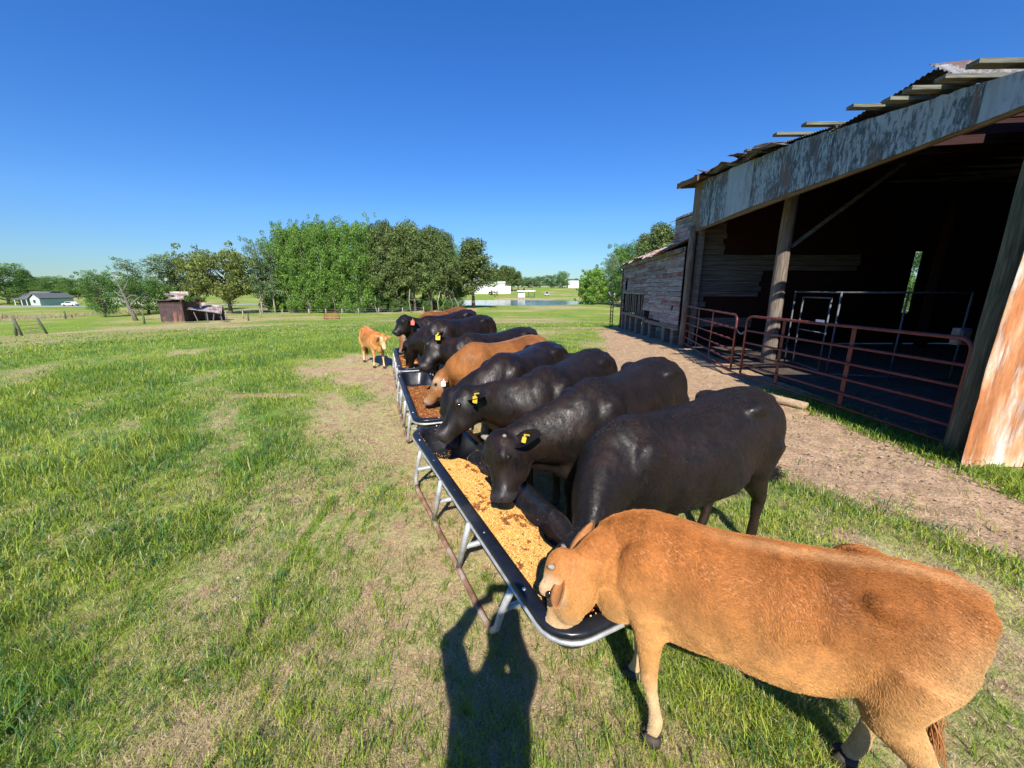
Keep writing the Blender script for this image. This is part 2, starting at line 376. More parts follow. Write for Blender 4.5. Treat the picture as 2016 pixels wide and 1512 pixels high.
def lush_mask(x, y):
    """0 worn and strawy .. 1 thick green"""
    x = np.asarray(x, float); y = np.asarray(y, float)
    t = trough_dist(x, y)
    big = fbm(x*.55+.35*y, y*.30, 21, 4)
    # clumps stretched along the mower lines running away to the left
    u = x*.83+y*.56; v = -x*.56+y*.83
    cl = fbm(u*1.9, v*.8, 31, 4)
    hi = np.interp(y, [0, 2.5, 8], [2.3, 2.9, 4.4])
    l = .13 + .72*np.clip((t-1.0)/(hi-1.0), 0, 1)*sstep(-1, 2.5, -x+.25*y) + (big-.5)*1.3 + (cl-.5)*1.3
    l = np.where(x > .5, .38+(big-.5)*1.2+(cl-.5)*1.2, l)
    for (a, b), (c, d), wd in MOW:
        ab = np.array([c-a, d-b]); tt = np.clip(((x-a)*ab[0]+(y-b)*ab[1])/(ab@ab), 0, 1)
        q = np.hypot(x-a-tt*ab[0], y-b-tt*ab[1])
        l = l+.65*sstep(wd, wd*.3, q+(cl-.5)*.12)-.25*sstep(wd*3.5, wd*1.5, q)*sstep(wd, wd*1.5, q)
    for (cx_, cy_), rx, ry, am in PATCHES:
        l = l+am*np.exp(-(((x-cx_)*.8+(y-cy_)*.6)/rx)**2-((-(x-cx_)*.6+(y-cy_)*.8)/ry)**2)
    far = sstep(14, 30, np.hypot(x, y))
    l = np.where(far > 0, l*(1-far)+far*(.50+(fbm(x/14, y/14, 77, 4)-.5)*1.6+(big-.5)*.4), l)
    weeds = sstep(4.66, 4.9, x)*sstep(7.6, 6.2, y)*sstep(6.2, 5.2, x)*sstep(1.0, 2.0, y)
    return np.clip(np.maximum(l, weeds), 0, 1)
def reed_mask(x, y):
    """strip of dead reeds and pale dry grass in the hollow on the left"""
    d = np.hypot(x*.93, y)
    w = (fbm(x/9, y/9, 41, 3)-.5)*26
    s = sstep(92, 102, d+w)*sstep(135, 116, d+w)*sstep(-82, -104, x)
    return s
def build_ground():
    nr, na = 430, 720
    r = np.concatenate([[0.0], .25*(5200/.25)**(np.arange(nr)/(nr-1))])
    # angles: denser ahead (towards +Y)
    t = np.linspace(-1, 1, na, endpoint=False)
    ang = math.pi/2 + math.pi*(0.55*t+0.45*t**3)
    RR, AA = np.meshgrid(r[1:], ang, indexing='ij')
    X = (RR*np.cos(AA)).ravel(); Y = (RR*np.sin(AA)).ravel()
    Z = ground(X, Y)
    dm = dirt_mask(X, Y); lm = lush_mask(X, Y); rm = reed_mask(X, Y)
    near = sstep(30, 6, np.hypot(X, Y))
    Z = Z + near*((fbm(X*3.2, Y*3.2, 51, 4)-.5)*.035 + (fbm(X*14, Y*14, 55, 3)-.5)*.016*(.4+dm*1.6) + (fbm(X*6, Y*6, 57, 3)-.5)*.045*dm) - .006
    V = np.concatenate([[[0, 0, -.006]], np.stack([X, Y, Z], 1)])
    C = np.concatenate([[[0, .3, 0]], np.stack([dm, lm, rm], 1)])
    i = np.arange(nr-1)[:, None]*na; k = np.arange(na)[None, :]; k2 = (k+1) % na
    q = np.stack([i+k, i+k2, i+na+k2, i+na+k], -1).reshape(-1, 4)[:, ::-1]+1
    F = q.tolist() + [(0, 1+int(a), 1+int((a+1) % na)) for a in range(na)]
    F = [tuple(f) for f in F]
    m, nt, b = mat_base('pasture')
    A = nt.nodes.new('ShaderNodeAttribute'); A.attribute_name = 'Col'
    sp = nt.nodes.new('ShaderNodeSeparateColor'); nt.links.new(A.outputs['Color'], sp.inputs[0])
    nf = noise_n(nt, 30, 6, .75, coord='World'); nm = noise_n(nt, 5, 6, .7, coord='World'); nl = noise_n(nt, .25, 5, .65, coord='World')
    soil = ramp(nt, nf, [(.30, (.19, .13, .085)), (.44, (.37, .26, .175)), (.58, (.52, .39, .265)), (.75, (.66, .54, .40))])
    sd = ramp(nt, nm, [(.35, (.72, .66, .62)), (.65, (1.12, 1.08, 1.05))])
    soil = mixc(nt, 1.0, soil, sd, 'MULTIPLY'); soil = mixc(nt, 1.0, soil, (1.14, 1.11, 1.02), 'MULTIPLY')
    straw = ramp(nt, nf, [(.30, (.21, .20, .07)), (.5, (.43, .40, .16)), (.70, (.62, .56, .27))])
    green = ramp(nt, nf, [(.30, (.09, .16, .022)), (.5, (.19, .285, .040)), (.72, (.34, .41, .085))])
    gv = ramp(nt, nl, [(.35, (.70, .92, .85)), (.62, (1.35, 1.12, .95))])
    green = mixc(nt, 1.0, green, gv, 'MULTIPLY')
    lfac = mathn(nt, 'ADD', sp.outputs[1], mathn(nt, 'MULTIPLY', mathn(nt, 'SUBTRACT', nm, .5), 1.2))
    lf = ramp(nt, lfac, [(.16, (0, 0, 0)), (.55, (1, 1, 1))])
    base = mixc(nt, ramp(nt, mathn(nt, 'ADD', nm, 0), [(.40, (0, 0, 0)), (.58, (1, 1, 1))]), soil, straw)
    c = mixc(nt, lf, base, green)
    rd = ramp(nt, nf, [(.3, (.20, .16, .11)), (.7, (.36, .30, .22))])
    c = mixc(nt, sp.outputs[2], c, rd)
    df = ramp(nt, mathn(nt, 'ADD', sp.outputs[0], mathn(nt, 'MULTIPLY', mathn(nt, 'SUBTRACT', nf, .5), .7)), [(.38, (0, 0, 0)), (.58, (1, 1, 1))])
    c = mixc(nt, df, c, soil)
    nt.links.new(c, b.inputs['Base Color']); b.inputs['Roughness'].default_value = .92; b.inputs['Specular IOR Level'].default_value = .15
    n2 = bump(nt, b, mathn(nt, 'ADD', nf, mathn(nt, 'MULTIPLY', nm, 2.0)), .8, .022)
    me = new_mesh('ground', V, F, [m], True, cols=C)
    o = link('ground', me); tag(o, kind='structure'); return o
build_ground()
# pond
def build_pond():
    n = 72; V = [[POND[0], POND[1], WATER_Z]]; 
    for k in range(n):
        a = 2*math.pi*k/n; V.append([POND[0]+POND[2]*1.10*math.cos(a), POND[1]+POND[3]*1.10*math.sin(a), WATER_Z])
    F = [(0, 1+k, 1+(k+1) % n) for k in range(n)]
    m, nt, b = mat_base('pond_water'); b.inputs['Base Color'].default_value = (.03, .06, .10, 1)
    b.inputs['Roughness'].default_value = .14; b.inputs['Specular IOR Level'].default_value = .5
    bump(nt, b, noise_n(nt, 1.2, 3, .6, (1, .4, 1), 'World'), .5, .10)
    o = link('water', new_mesh('water', V, F, [m])); tag(o, kind='structure')
build_pond()
# ================================================================ grass
HIDE_BARN = lambda x, y: (x > 5.02+.0667*y+.1) & (y > 3.8) & (y < 24)
def build_grass():
    Vs, Fs, Cs = [], [], []; nv = 0
    # (count, r0, r1, blades, height, width, lean)
    def batch(N, r0, r1, nb, h, w, spread, kind, amax=66, seg=2):
        nonlocal nv
        a = R(90)+rng.uniform(-R(amax), R(amax), N); r = np.exp(rng.uniform(np.log(r0), np.log(r1), N))
        x = r*np.cos(a); y = r*np.sin(a)
        lm = lush_mask(x, y); dm = dirt_mask(x, y); rm = reed_mask(x, y)
        if kind == 'green': p = (.07+1.1*lm**1.3)*(1-dm*.97)*(1-rm)
        elif kind == 'straw': p = (1-lm*.6)*(.85-.62*dm)
        elif kind == 'tall': p = sstep(.50, .85, lm)*(1-dm)*(1-rm)
        elif kind == 'tuft': p = (1-dm)*(.25+.5*(trough_dist(x, y) < 1.6))
        elif kind == 'weed': p = sstep(4.62, 4.85, x)*sstep(8.0, 6.2, y)*sstep(6.0, 5.3, x)*sstep(1.2, 2, y)
        else: p = rm
        keep = (rng.random(N) < p) & ~HIDE_BARN(x, y) & (np.hypot((x-POND[0])/POND[2], (y-POND[1])/POND[3]) > 1.05)
        x, y, lm, r = x[keep], y[keep], lm[keep], r[keep]; n = len(x)
        if n == 0: return
        tone = fbm(x*.9, y*.9, 61, 3); tone2 = rng.random(n)
        X = np.repeat(x, nb)+rng.normal(0, spread, n*nb); Y = np.repeat(y, nb)+rng.normal(0, spread, n*nb)
        tone = np.repeat(tone, nb); tone2 = np.repeat(tone2, nb); L = np.repeat(lm, nb); m = n*nb
        Z = ground(X, Y)-.008
        yaw = rng.uniform(0, 2*np.pi, m)
        if kind == 'straw':
            H = h*rng.uniform(.08, .45, m); ln = h*rng.uniform(.5, 1.3, m)
        elif kind == 'weed':
            H = h*rng.uniform(.3, 1.1, m); ln = H*rng.uniform(.3, .8, m)
        else:
            H = h*rng.uniform(.35, 1.15, m)*((.45+.75*L) if kind != 'tuft' else 1.0); ln = H*rng.uniform(.15, 1.25, m)
        dx, dy = np.cos(yaw), np.sin(yaw); W = w*rng.uniform(.6, 1.3, m)
        face = yaw+rng.uniform(-.6, .6, m)+np.pi/2
        wx, wy = np.cos(face)*W/2, np.sin(face)*W/2
        if seg == 2:
            P = np.zeros((m, 5, 3))
            P[:, 0] = np.stack([X-wx, Y-wy, Z], 1); P[:, 1] = np.stack([X+wx, Y+wy, Z], 1)
            mx, my, mz = X+dx*ln*.32, Y+dy*ln*.32, Z+H*.68
            P[:, 2] = np.stack([mx+wx*.8, my+wy*.8, mz], 1); P[:, 3] = np.stack([mx-wx*.8, my-wy*.8, mz], 1)
            P[:, 4] = np.stack([X+dx*ln, Y+dy*ln, Z+H], 1); k = 5
            b0 = nv+np.arange(m)[:, None]*5
            F4 = b0+np.array([[0, 1, 2, 3]]); F3 = b0+np.array([[3, 2, 4]])
            Fs.append((F4, F3))
        else:
            P = np.zeros((m, 3, 3)); k = 3
            P[:, 0] = np.stack([X-wx, Y-wy, Z], 1); P[:, 1] = np.stack([X+wx, Y+wy, Z], 1); P[:, 2] = np.stack([X+dx*ln, Y+dy*ln, Z+H], 1)
            Fs.append((None, nv+np.arange(m)[:, None]*3+np.array([[0, 1, 2]])))
        g1 = np.array([.20, .32, .03]); g2 = np.array([.44, .50, .07]); g3 = np.array([.10, .24, .075]); st = np.array([.74, .62, .36]); st2 = np.array([.54, .41, .25])
        if kind in ('straw', 'reed'):
            c = st*(tone2[:, None])+st2*(1-tone2[:, None])
            if kind == 'reed': c = c*.72*np.array([1, .92, .85])
        else:
            t = np.clip((tone-.35)*2.6, 0, 1)[:, None]; c = g1*(1-t)+g2*t
            s3 = (tone2 > .72)[:, None]; c = np.where(s3, g3, c)
            dry = (rng.random(m) < .16*(1.2-L))[:, None]; c = np.where(dry, st*.85, c)
            if kind == 'tuft': c = g1*.85+g2*.35*rng.random((m, 1))
            if kind == 'weed': c = g1*.9+g2*.25*rng.random((m, 1))
        c = c*rng.uniform(.75, 1.25, (m, 1))
        Vs.append(P.reshape(-1, 3)); Cs.append(np.repeat(c, k, axis=0)); nv += m*k
    batch(26000, 1.0, 3.6, 9, .055, .0034, .018, 'green')
    batch(30000, 3.4, 9, 8, .075, .0058, .035, 'green')
    batch(1500, 1.0, 4.5, 18, .105, .0042, .024, 'tall')
    batch(1500, 1.0, 4.0, 9, .085, .0042, .016, 'tuft')
    batch(4200, 4.0, 14, 14, .13, .008, .06, 'tall')
    batch(42000, .9, 4.5, 8, .045, .0026, .045, 'straw')
    batch(34000, 4, 12, 5, .055, .005, .08, 'straw')
    batch(52000, 8.0, 42, 6, .09, .014, .12, 'green', seg=1)
    batch(15000, 11, 60, 7, .13, .020, .20, 'tall', seg=1)
    batch(22000, 22, 90, 5, .13, .045, .5, 'green', seg=1)
    batch(26000, .4, 7.0, 6, .055, .0045, .03, 'green', amax=180, seg=1)
    batch(2400, 1.0, 6.0, 14, .10, .0050, .022, 'tall')
    batch(16000, 3, 9, 9, .085, .014, .06, 'weed', amax=66)
    batch(9000, 85, 170, 8, 1.0, .14, 1.0, 'reed', seg=1, amax=60)
    V = np.concatenate(Vs); C = np.concatenate(Cs)
    q = np.concatenate([f[0] for f in Fs if f[0] is not None]); t = np.concatenate([f[1] for f in Fs])
    me = bpy.data.meshes.new('grass')
    me.vertices.add(len(V)); me.vertices.foreach_set('co', V.astype(np.float32).ravel())
    me.loops.add(q.size+t.size); me.loops.foreach_set('vertex_index', np.concatenate([q.ravel(), t.ravel()]).astype(np.int32))
    me.polygons.add(len(q)+len(t))
    ls = np.concatenate([np.arange(len(q))*4, q.size+np.arange(len(t))*3]).astype(np.int32)
    lt = np.concatenate([np.full(len(q), 4), np.full(len(t), 3)]).astype(np.int32)
    me.polygons.foreach_set('loop_start', ls); me.polygons.foreach_set('loop_total', lt)
    me.update(calc_edges=True)
    a = me.color_attributes.new('Col', 'FLOAT_COLOR', 'POINT'); c4 = np.ones((len(V), 4), np.float32); c4[:, :3] = C; a.data.foreach_set('color', c4.ravel())
    me.materials.append(M['blade'])
    o = link('grass', me)
    tag(o, 'short green pasture grass with dry straw between the tufts', 'grass', kind='stuff')
    print('grass faces', len(q)+len(t))
build_grass()

def ribbon(name, pts, w, mat, dz=.03):
    V = []; P = []
    for (ax_, ay_), (bx_, by_) in zip(pts[:-1], pts[1:]):
        for t in np.arange(0, 1, .05): P.append((ax_+(bx_-ax_)*t, ay_+(by_-ay_)*t))
    P.append(pts[-1]); P = np.array(P); m = len(P)
    for i in range(m):
        t = P[min(i+1, m-1)]-P[max(i-1, 0)]; t = t/np.linalg.norm(t); n = np.array([-t[1], t[0]])
        for s in (-1, -.33, .33, 1):
            q = P[i]+n*s*w/2; V.append((q[0], q[1], gz(q[0], q[1])+dz+.25*(1-abs(s))))
    F = [(i*4+j, (i+1)*4+j, (i+1)*4+j+1, i*4+j+1) for i in range(m-1) for j in range(3)]
    o = link(name, new_mesh(name, V, F, [mat], True)); tag(o, kind='structure')
ribbon('road', [(-330, 104), (-240, 116), (-190, 122), (-130, 132), (-95, 150), (-80, 190)], 4.5, nmat('pale_road', [(.3, (.30, .29, .26)), (.6, (.42, .40, .36))], .6, rough=.9, bumpn=.1), .05)

def build_clods():
    """crumbs of earth and trodden straw lying on the bare ground"""
    Vs, Cs = [], []
    oc = np.array([[1, 0, 0], [-1, 0, 0], [0, 1, 0], [0, -1, 0], [0, 0, 1], [0, 0, -1.]])
    for N, r0, r1, sz in ((26000, 2.2, 9, .010), (12000, 6, 16, .014), (16000, 1.0, 4.5, .0042)):
        a = R(90)+rng.uniform(-R(64), R(64), N); r = np.exp(rng.uniform(np.log(r0), np.log(r1), N)); x = r*np.cos(a); y = r*np.sin(a)
        dm = dirt_mask(x, y); k = (rng.random(N) < np.maximum(dm, .35 if sz < .006 else .04)*(.25+1.2*fbm(x*2, y*2, 301, 3))) & ~HIDE_BARN(x, y)
        x, y = x[k], y[k]; n = len(x); s = sz*np.minimum(rng.lognormal(-.15, .45, n), 1.9)
        Q = oc[None]*s[:, None, None]*rng.uniform(.5, 1.3, (n, 6, 1))*np.array([1, 1, .55]); t = rng.uniform(0, 6.28, n); ct, st = np.cos(t)[:, None], np.sin(t)[:, None]
        Q = np.stack([Q[..., 0]*ct-Q[..., 1]*st+x[:, None], Q[..., 0]*st+Q[..., 1]*ct+y[:, None], Q[..., 2]+(ground(x, y)+.004)[:, None]], -1)
        c = np.array([.40, .31, .22])*rng.uniform(.45, 1.25, (n, 1)); Vs.append(Q.reshape(-1, 3)); Cs.append(np.repeat(c, 6, axis=0))
    V = np.concatenate(Vs); n = len(V)//6
    f8 = np.array([[0, 2, 4], [2, 1, 4], [1, 3, 4], [3, 0, 4], [2, 0, 5], [1, 2, 5], [3, 1, 5], [0, 3, 5]])
    F = (np.arange(n)[:, None, None]*6+f8[None]).reshape(-1, 3)
    o = link('dirt_clods', new_mesh('dirt_clods', V, F, [mat_hair('earth_crumbs')], False, cols=np.concatenate(Cs))); tag(o, 'crumbs of dry earth scattered over the bare track and worn grass', 'dirt', kind='stuff')
build_clods()
# ================================================================ animals
def hair_curves(name, P, rad, cols, mat, parent):
    """P (n,k,3) local points; rad (k,) ; cols (n,3)"""
    n, k = P.shape[:2]
    hc = bpy.data.hair_curves.new(name); hc.add_curves([k]*n)
    hc.attributes['position'].data.foreach_set('vector', P.astype(np.float32).ravel())
    ra = hc.attributes.get('radius') or hc.attributes.new('radius', 'FLOAT', 'POINT')
    ra.data.foreach_set('value', np.tile(np.asarray(rad, np.float32), n))
    c = np.ones((n, 4), np.float32); c[:, :3] = cols
    ca = hc.attributes.new('Col', 'FLOAT_COLOR', 'CURVE'); ca.data.foreach_set('color', c.ravel())
    hc.materials.append(mat)
    return link(name, hc, parent)
def remesh(mb, voxel, it=3, fac=.5):
    V = np.concatenate(mb.V); me = new_mesh('tmp', V, mb.F)
    o = bpy.data.objects.new('tmp', me); COL.objects.link(o)
    r = o.modifiers.new('r', 'REMESH'); r.mode = 'VOXEL'; r.voxel_size = voxel; r.adaptivity = 0
    s = o.modifiers.new('s', 'SMOOTH'); s.iterations = it; s.factor = fac
    dg = bpy.context.evaluated_depsgraph_get(); dg.update()
    ev = o.evaluated_get(dg); m2 = ev.to_mesh()
    nv = len(m2.vertices); co = np.empty(nv*3, np.float32); m2.vertices.foreach_get('co', co); co = co.reshape(-1, 3)
    F = [tuple(p.vertices) for p in m2.polygons]
    ev.to_mesh_clear(); bpy.data.objects.remove(o); bpy.data.meshes.remove(me)
    return co.astype(float), F
def ring_loft(mb, rings):
    n = len(rings[0]); V = np.concatenate(rings); F = []
    for i in range(len(rings)-1):
        for k in range(n): F.append((i*n+k, i*n+(k+1) % n, (i+1)*n+(k+1) % n, (i+1)*n+k))
    F.append(tuple(range(n))[::-1]); F.append(tuple((len(rings)-1)*n+k for k in range(n)))
    mb.add(V, F)
def ellipsoid(mb, c, r, rot=None, nu=14, nv=9):
    rings = []
    for j in range(1, nv):
        ph = math.pi*j/nv
        a = np.arange(nu)*2*np.pi/nu
        p = np.stack([np.cos(a)*math.sin(ph)*r[0], np.sin(a)*math.sin(ph)*r[1], np.full(nu, -math.cos(ph)*r[2])], 1)
        if rot is not None: p = p @ np.array(rot.to_3x3()).T
        rings.append(p+np.array(c))
    ring_loft(mb, rings)
def V3(a): return Vector(a)
def leaf_shell(base, d, wdir, nrm, length, width, cup=.35, thick=.007, nu=9, nv=7, tip=.12, lean=0.0):
    """closed, cupped ear: base point, direction, width direction, normal of the hollow side"""
    V = []; F = []
    for sdn in (0, 1):
        for i in range(nu+1):
            u = i/nu
            w = width/2*(math.sin(math.pi*(.12+.83*u))**.7)*(1-.12*u)
            for j in range(nv+1):
                v = -1+2*j/nv
                p = base + d*(length*u) + wdir*(w*v) + nrm*(-cup*w*(1-v*v) + lean*length*u*u)
                t = thick*(1-.8*abs(v)**3)*(1-.7*u*u)
                V.append(p + nrm*(t if sdn else -t))
    m = (nu+1)*(nv+1)
    for i in range(nu):
        for j in range(nv):
            a = i*(nv+1)+j; q = (a, a+1, a+nv+2, a+nv+1)
            F.append(q[::-1]); F.append(tuple(x+m for x in q))
    rim = [j for j in range(nv+1)] + [i*(nv+1)+nv for i in range(1, nu+1)] + [nu*(nv+1)+j for j in range(nv-1, -1, -1)] + [i*(nv+1) for i in range(nu-1, 0, -1)]
    for a, b in zip(rim, rim[1:]+rim[:1]): F.append((a, b, b+m, a+m))
    return V, F
def bez(p0, p1, p2, p3, n):
    out = []
    for i in range(n+1):
        t = i/n; out.append(p0*(1-t)**3+p1*3*t*(1-t)**2+p2*3*t*t*(1-t)+p3*t**3)
    return out
BLACKC = np.array([.0088, .0056, .0040])
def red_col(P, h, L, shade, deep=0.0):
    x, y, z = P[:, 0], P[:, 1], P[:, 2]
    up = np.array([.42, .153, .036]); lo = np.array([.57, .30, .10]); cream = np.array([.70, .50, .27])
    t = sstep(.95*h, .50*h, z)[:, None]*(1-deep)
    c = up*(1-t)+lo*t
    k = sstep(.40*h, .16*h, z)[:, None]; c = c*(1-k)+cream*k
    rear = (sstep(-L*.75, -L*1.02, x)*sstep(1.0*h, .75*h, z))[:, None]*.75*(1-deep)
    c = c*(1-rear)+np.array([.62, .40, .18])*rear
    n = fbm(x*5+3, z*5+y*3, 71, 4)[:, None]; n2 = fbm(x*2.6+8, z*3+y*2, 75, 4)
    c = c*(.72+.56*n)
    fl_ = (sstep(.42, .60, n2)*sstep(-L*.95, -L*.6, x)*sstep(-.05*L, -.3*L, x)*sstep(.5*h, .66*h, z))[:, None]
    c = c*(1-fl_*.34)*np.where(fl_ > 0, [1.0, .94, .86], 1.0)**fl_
    sun_line = (sstep(.055, .0, np.abs(y))*sstep(.93*h, .97*h, z)*sstep(-.1*L, -.4*L, x))[:, None]  # sun highlight along the back, painted into the coat colour
    c = c*(1-sun_line*.5)+np.array([.62, .36, .16])*sun_line*.5
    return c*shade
def make_cow(label, W, T, h, poll, muzzle, kind='black', s=None, hT=None, feet=(0, 0, 0, 0), fdy=(0, 0, 0, 0), voxel=.024, group='cattle feeding at the troughs', cat='cow',
             tags=(), horns=None, tail=None, ears=1.0, earsz=(1, 1), fur=0, girth=1.0, shade=1.0, name='cow', brownface=False, neckfat=1.0, eartilt=(0, 0), hs=1.0, face=None, fl=1.0, belly=0.0, cream=1.0, earrot=(0, 0), rib=1.0, deep=0.0, hx=0.0, tagdir=(-.15, -.95, .25)):
    W = Vector((W[0], W[1], 0)); T = Vector((T[0], T[1], 0)); d = W-T; L = d.length; yaw = math.atan2(d.y, d.x)
    if s is None: s = h/1.22
    if hT is None: hT = h
    g0 = gz(W.x, W.y) if W.y > 14 else 0.0
    root = thing(name, label, cat, (W.x, W.y, g0), yaw, group)
    Rm = Matrix.Rotation(-yaw, 3, 'Z')
    P = Rm @ (Vector(poll)-Vector((W.x, W.y, g0))); Mz = Rm @ (Vector(muzzle)-Vector((W.x, W.y, g0)))
    mb = MB(); n = 28
    # ---- trunk
    secs = [(-.075, .94, .80, .075), (-.045, .972, .66, .155), (.02, .992, .57, .215), (.10, 1.004, .52, .250), (.20, 1.004, .505, .268), (.34, .985, .475, .270), (.5, .968, .445, .292),
            (.66, .962, .435, .298), (.80, .970, .440, .272), (.91, .988, .445, .242), (1.0, .998, .450, .215), (1.08, .985, .460, .190), (1.17, .945, .485, .158), (1.24, .88, .53, .11)]
    rings = []
    for t, zt, zb, w in secs:
        hh = hT+(h-hT)*min(max(t, 0), 1); zt *= hh; zb *= (h+hT)/2; w *= s*girth
        zb += belly*h*math.exp(-((t-.5)/.35)**2); zb += (.10*hx/.09*h*sstep(.12, -.08, t)); zc = zb+(zt-zb)*.46; x = -L+t*L
        a = np.arange(n)*2*np.pi/n; ca, sa = np.cos(a), np.sin(a)
        yy = np.sign(ca)*np.abs(ca)**.86*w*(1-.16*np.clip(sa, 0, 1)**2)
        up = np.abs(sa)**.92*(zt-zc); dn = np.abs(sa)**.88*(zc-zb)
        zz = np.where(sa >= 0, zc+up, zc-dn)
        rings.append(np.stack([np.full(n, x), yy, zz], 1))
    ring_loft(mb, rings)
    for sd in (1, -1):
        ry = lambda a: Matrix.Rotation(a, 3, 'Y')
        ellipsoid(mb, (-.02*L, sd*.165*s*girth, .72*h), (.15*s, .085*s, .27*s), ry(.25))          # shoulder
        ellipsoid(mb, (.09*L, sd*.10*s, .62*h), (.13*s, .10*s, .17*s), ry(-.4))
        ellipsoid(mb, (-.90*L+hx*.8, sd*.15*s*girth, .76*hT-hx*.2), (.20*s, .125*s, .25*s), ry(-.2))         # haunch
        ellipsoid(mb, (-.78*L, sd*.175*s*girth, .925*hT), (.11*s, .06*s, .055*s))               # hook bone
        ellipsoid(mb, (-1.0*L, sd*.10*s, .915*hT), (.075*s, .06*s, .07*s))                        # pin bone
        ellipsoid(mb, (-.50*L, sd*.19*s*girth, .66*h), (.34*s, .12*s*girth, .18*s))              # barrel
    ellipsoid(mb, (.12*L, 0, .53*h), (.17*s, .10*s, .13*s))                                       # brisket
    ellipsoid(mb, (-1.0*L, 0, .955*hT), (.09*s, .05*s, .05*s))                                  # tailhead
    # ---- neck
    zt0 = .735*h
    N0 = Vector((-.10*L, 0, zt0)); nd = (P-Vector((.10*L, 0, .85*h)))
    out = Vector((1, 0, 0))
    ax = (Mz-P); HL = ax.length; ax.normalize()
    hd = Vector((P.x-.0, P.y, 0)); hd = hd.normalized() if hd.length > .02 else Vector((1, 0, 0))
    if face: hd = (Rm @ Vector((face[0], face[1], 0))).normalized()
    F = (hd+Vector((0, 0, .75))); F = (F-ax*F.dot(ax)).normalized()                               # forehead normal
    S = ax.cross(F).normalized()                                                                  # side of head
    Nend = P + ax*(.10*HL) - F*(.055*s)
    pts = bez(N0, N0+out*(.42*s), Nend-(nd.normalized()*.22*s)+Vector((0, 0, .02)), Nend, 9)
    rings = []; prev = None
    for i, p in enumerate(pts):
        t = i/9; tg = (pts[min(i+1, 9)]-pts[max(i-1, 0)]).normalized()
        sv = Vector((0, 0, 1)).cross(tg)
        if sv.length < .2: sv = prev
        sv.normalize(); 
        if prev is not None and sv.dot(prev) < 0: sv = -sv
        prev = sv
        uv = tg.cross(sv)
        rv = s*(.185*(1-t)**1.1+.122*neckfat)*(1 if t < .85 else .95); rl = s*(.16*(1-t)**1.2+.088*neckfat)
        a = np.arange(n)*2*np.pi/n
        rings.append(np.array([p+sv*(rl*math.copysign(abs(math.cos(x))**.95, math.cos(x))*(1-.25*max(0, math.sin(x))))+uv*(rv*math.sin(x)) for x in a]))
    ring_loft(mb, rings)
    # dewlap
    for t in (3, 5, 6):
        p = pts[t]; tg = (pts[t+1]-pts[t-1]).normalized(); uv = tg.cross(Vector((0, 0, 1)).cross(tg).normalized())
        ellipsoid(mb, p-uv*(s*(.27*(1-t/9)+.10)), (.12*s, .028*s, .055*s), tg.to_track_quat('X', 'Z').to_matrix())
    # ---- head
    k = s*hs
    bw = 1.0 if kind != 'black' else 1.10
    H = [(-.07, .055, .050, .00), (-.02, .088, .085, -.005), (.08, .104, .115, -.030), (.20, .112, .130, -.045), (.33, .114, .133, -.055), (.46, .094, .118, -.058), (.60, .073, .096, -.052),
         (.74, .062, .076, -.044), (.86, .066, .070, -.040), (.94, .066, .064, -.038), (1.0, .054, .050, -.036), (1.03, .03, .028, -.036)]
    rings = []
    for t, w, dd, off in H:
        c = P+ax*(t*HL)+F*(off*k)
        a = np.arange(n)*2*np.pi/n
        rings.append(np.array([c+S*(w*bw*k*math.copysign(abs(math.cos(x))**.85, math.cos(x))*(1-.18*max(0, -math.sin(x))))+F*(dd*k*math.copysign(abs(math.sin(x))**.85, math.sin(x))) for x in a]))
    ring_loft(mb, rings)
    hm = Matrix((ax, S, F)).transposed()
    for sd in (1, -1):
        ellipsoid(mb, P+ax*(.30*HL)+S*(sd*.092*k)+F*(.045*k), (.045*k, .030*k, .030*k), hm)      # brow
        ellipsoid(mb, P+ax*(.42*HL)+S*(sd*.07*k)-F*(.085*k), (.11*k, .035*k, .075*k), hm)        # jaw
        ellipsoid(mb, P+ax*(.95*HL)+S*(sd*.035*k)+F*(.010*k), (.035*k, .028*k, .025*k), hm)      # nostril
    ellipsoid(mb, P+ax*(-.03*HL)+F*(.01*k), (.05*k, .06*k, .06*k), hm)                            # poll
    # ---- legs
    feetpos = []
    for q, (fx, sd) in enumerate((('f', 1), ('f', -1), ('r', 1), ('r', -1))):
        dx = feet[q]*1.0; dy = fdy[q]
        if fx == 'f':
            J = [(-.01, .135, .66, .115), (-.03, .14, .54, .088), (-.01, .135, .44, .064), (.005, .13, .335, .047), (.012, .13, .29, .046), (.006, .13, .24, .034), (.0, .13, .15, .031), (.0, .13, .10, .039), (.018, .13, .055, .034), (.03, .13, .035, .043), (.035, .13, .0, .05)]
            x0 = .0
        else:
            J = [(.02, .14, .74, .17), (.08, .155, .60, .135), (.06, .155, .50, .098), (-.03, .15, .40, .066), (-.075, .145, .335, .050), (-.07, .14, .29, .046), (-.055, .14, .20, .034), (-.045, .14, .115, .041), (-.025, .14, .06, .036), (-.01, .14, .035, .044), (-.005, .14, .0, .052)]
            x0 = -.93*L+hx
        pp = []; rr = []
        top = J[0][2]
        for (jx, jy, jz, jr) in J:
            f = ((top-jz)/top)**1.15
            pp.append((x0+jx*s+dx*f, sd*(jy*s*(1 if fx == 'f' else 1.0))+dy*f, jz*h+.002)); rr.append(jr*s)
        mb.tube(pp[:-2]+[pp[-2]], rr[:-2]+[rr[-2]*.92], n=14)
        feetpos.append((pp[-2], pp[-1], rr[-1]))
    co, Fc = remesh(mb, voxel*max(.75, s), 7 if voxel < .021 else 6, .5)
    nb = len(co)
    # muscle, ribs and skin folds
    tri_ = np.array([(f[0], f[1], f[2]) for f in Fc]); nr0 = np.cross(co[tri_[:, 1]]-co[tri_[:, 0]], co[tri_[:, 2]]-co[tri_[:, 0]]); vn0 = np.zeros_like(co)
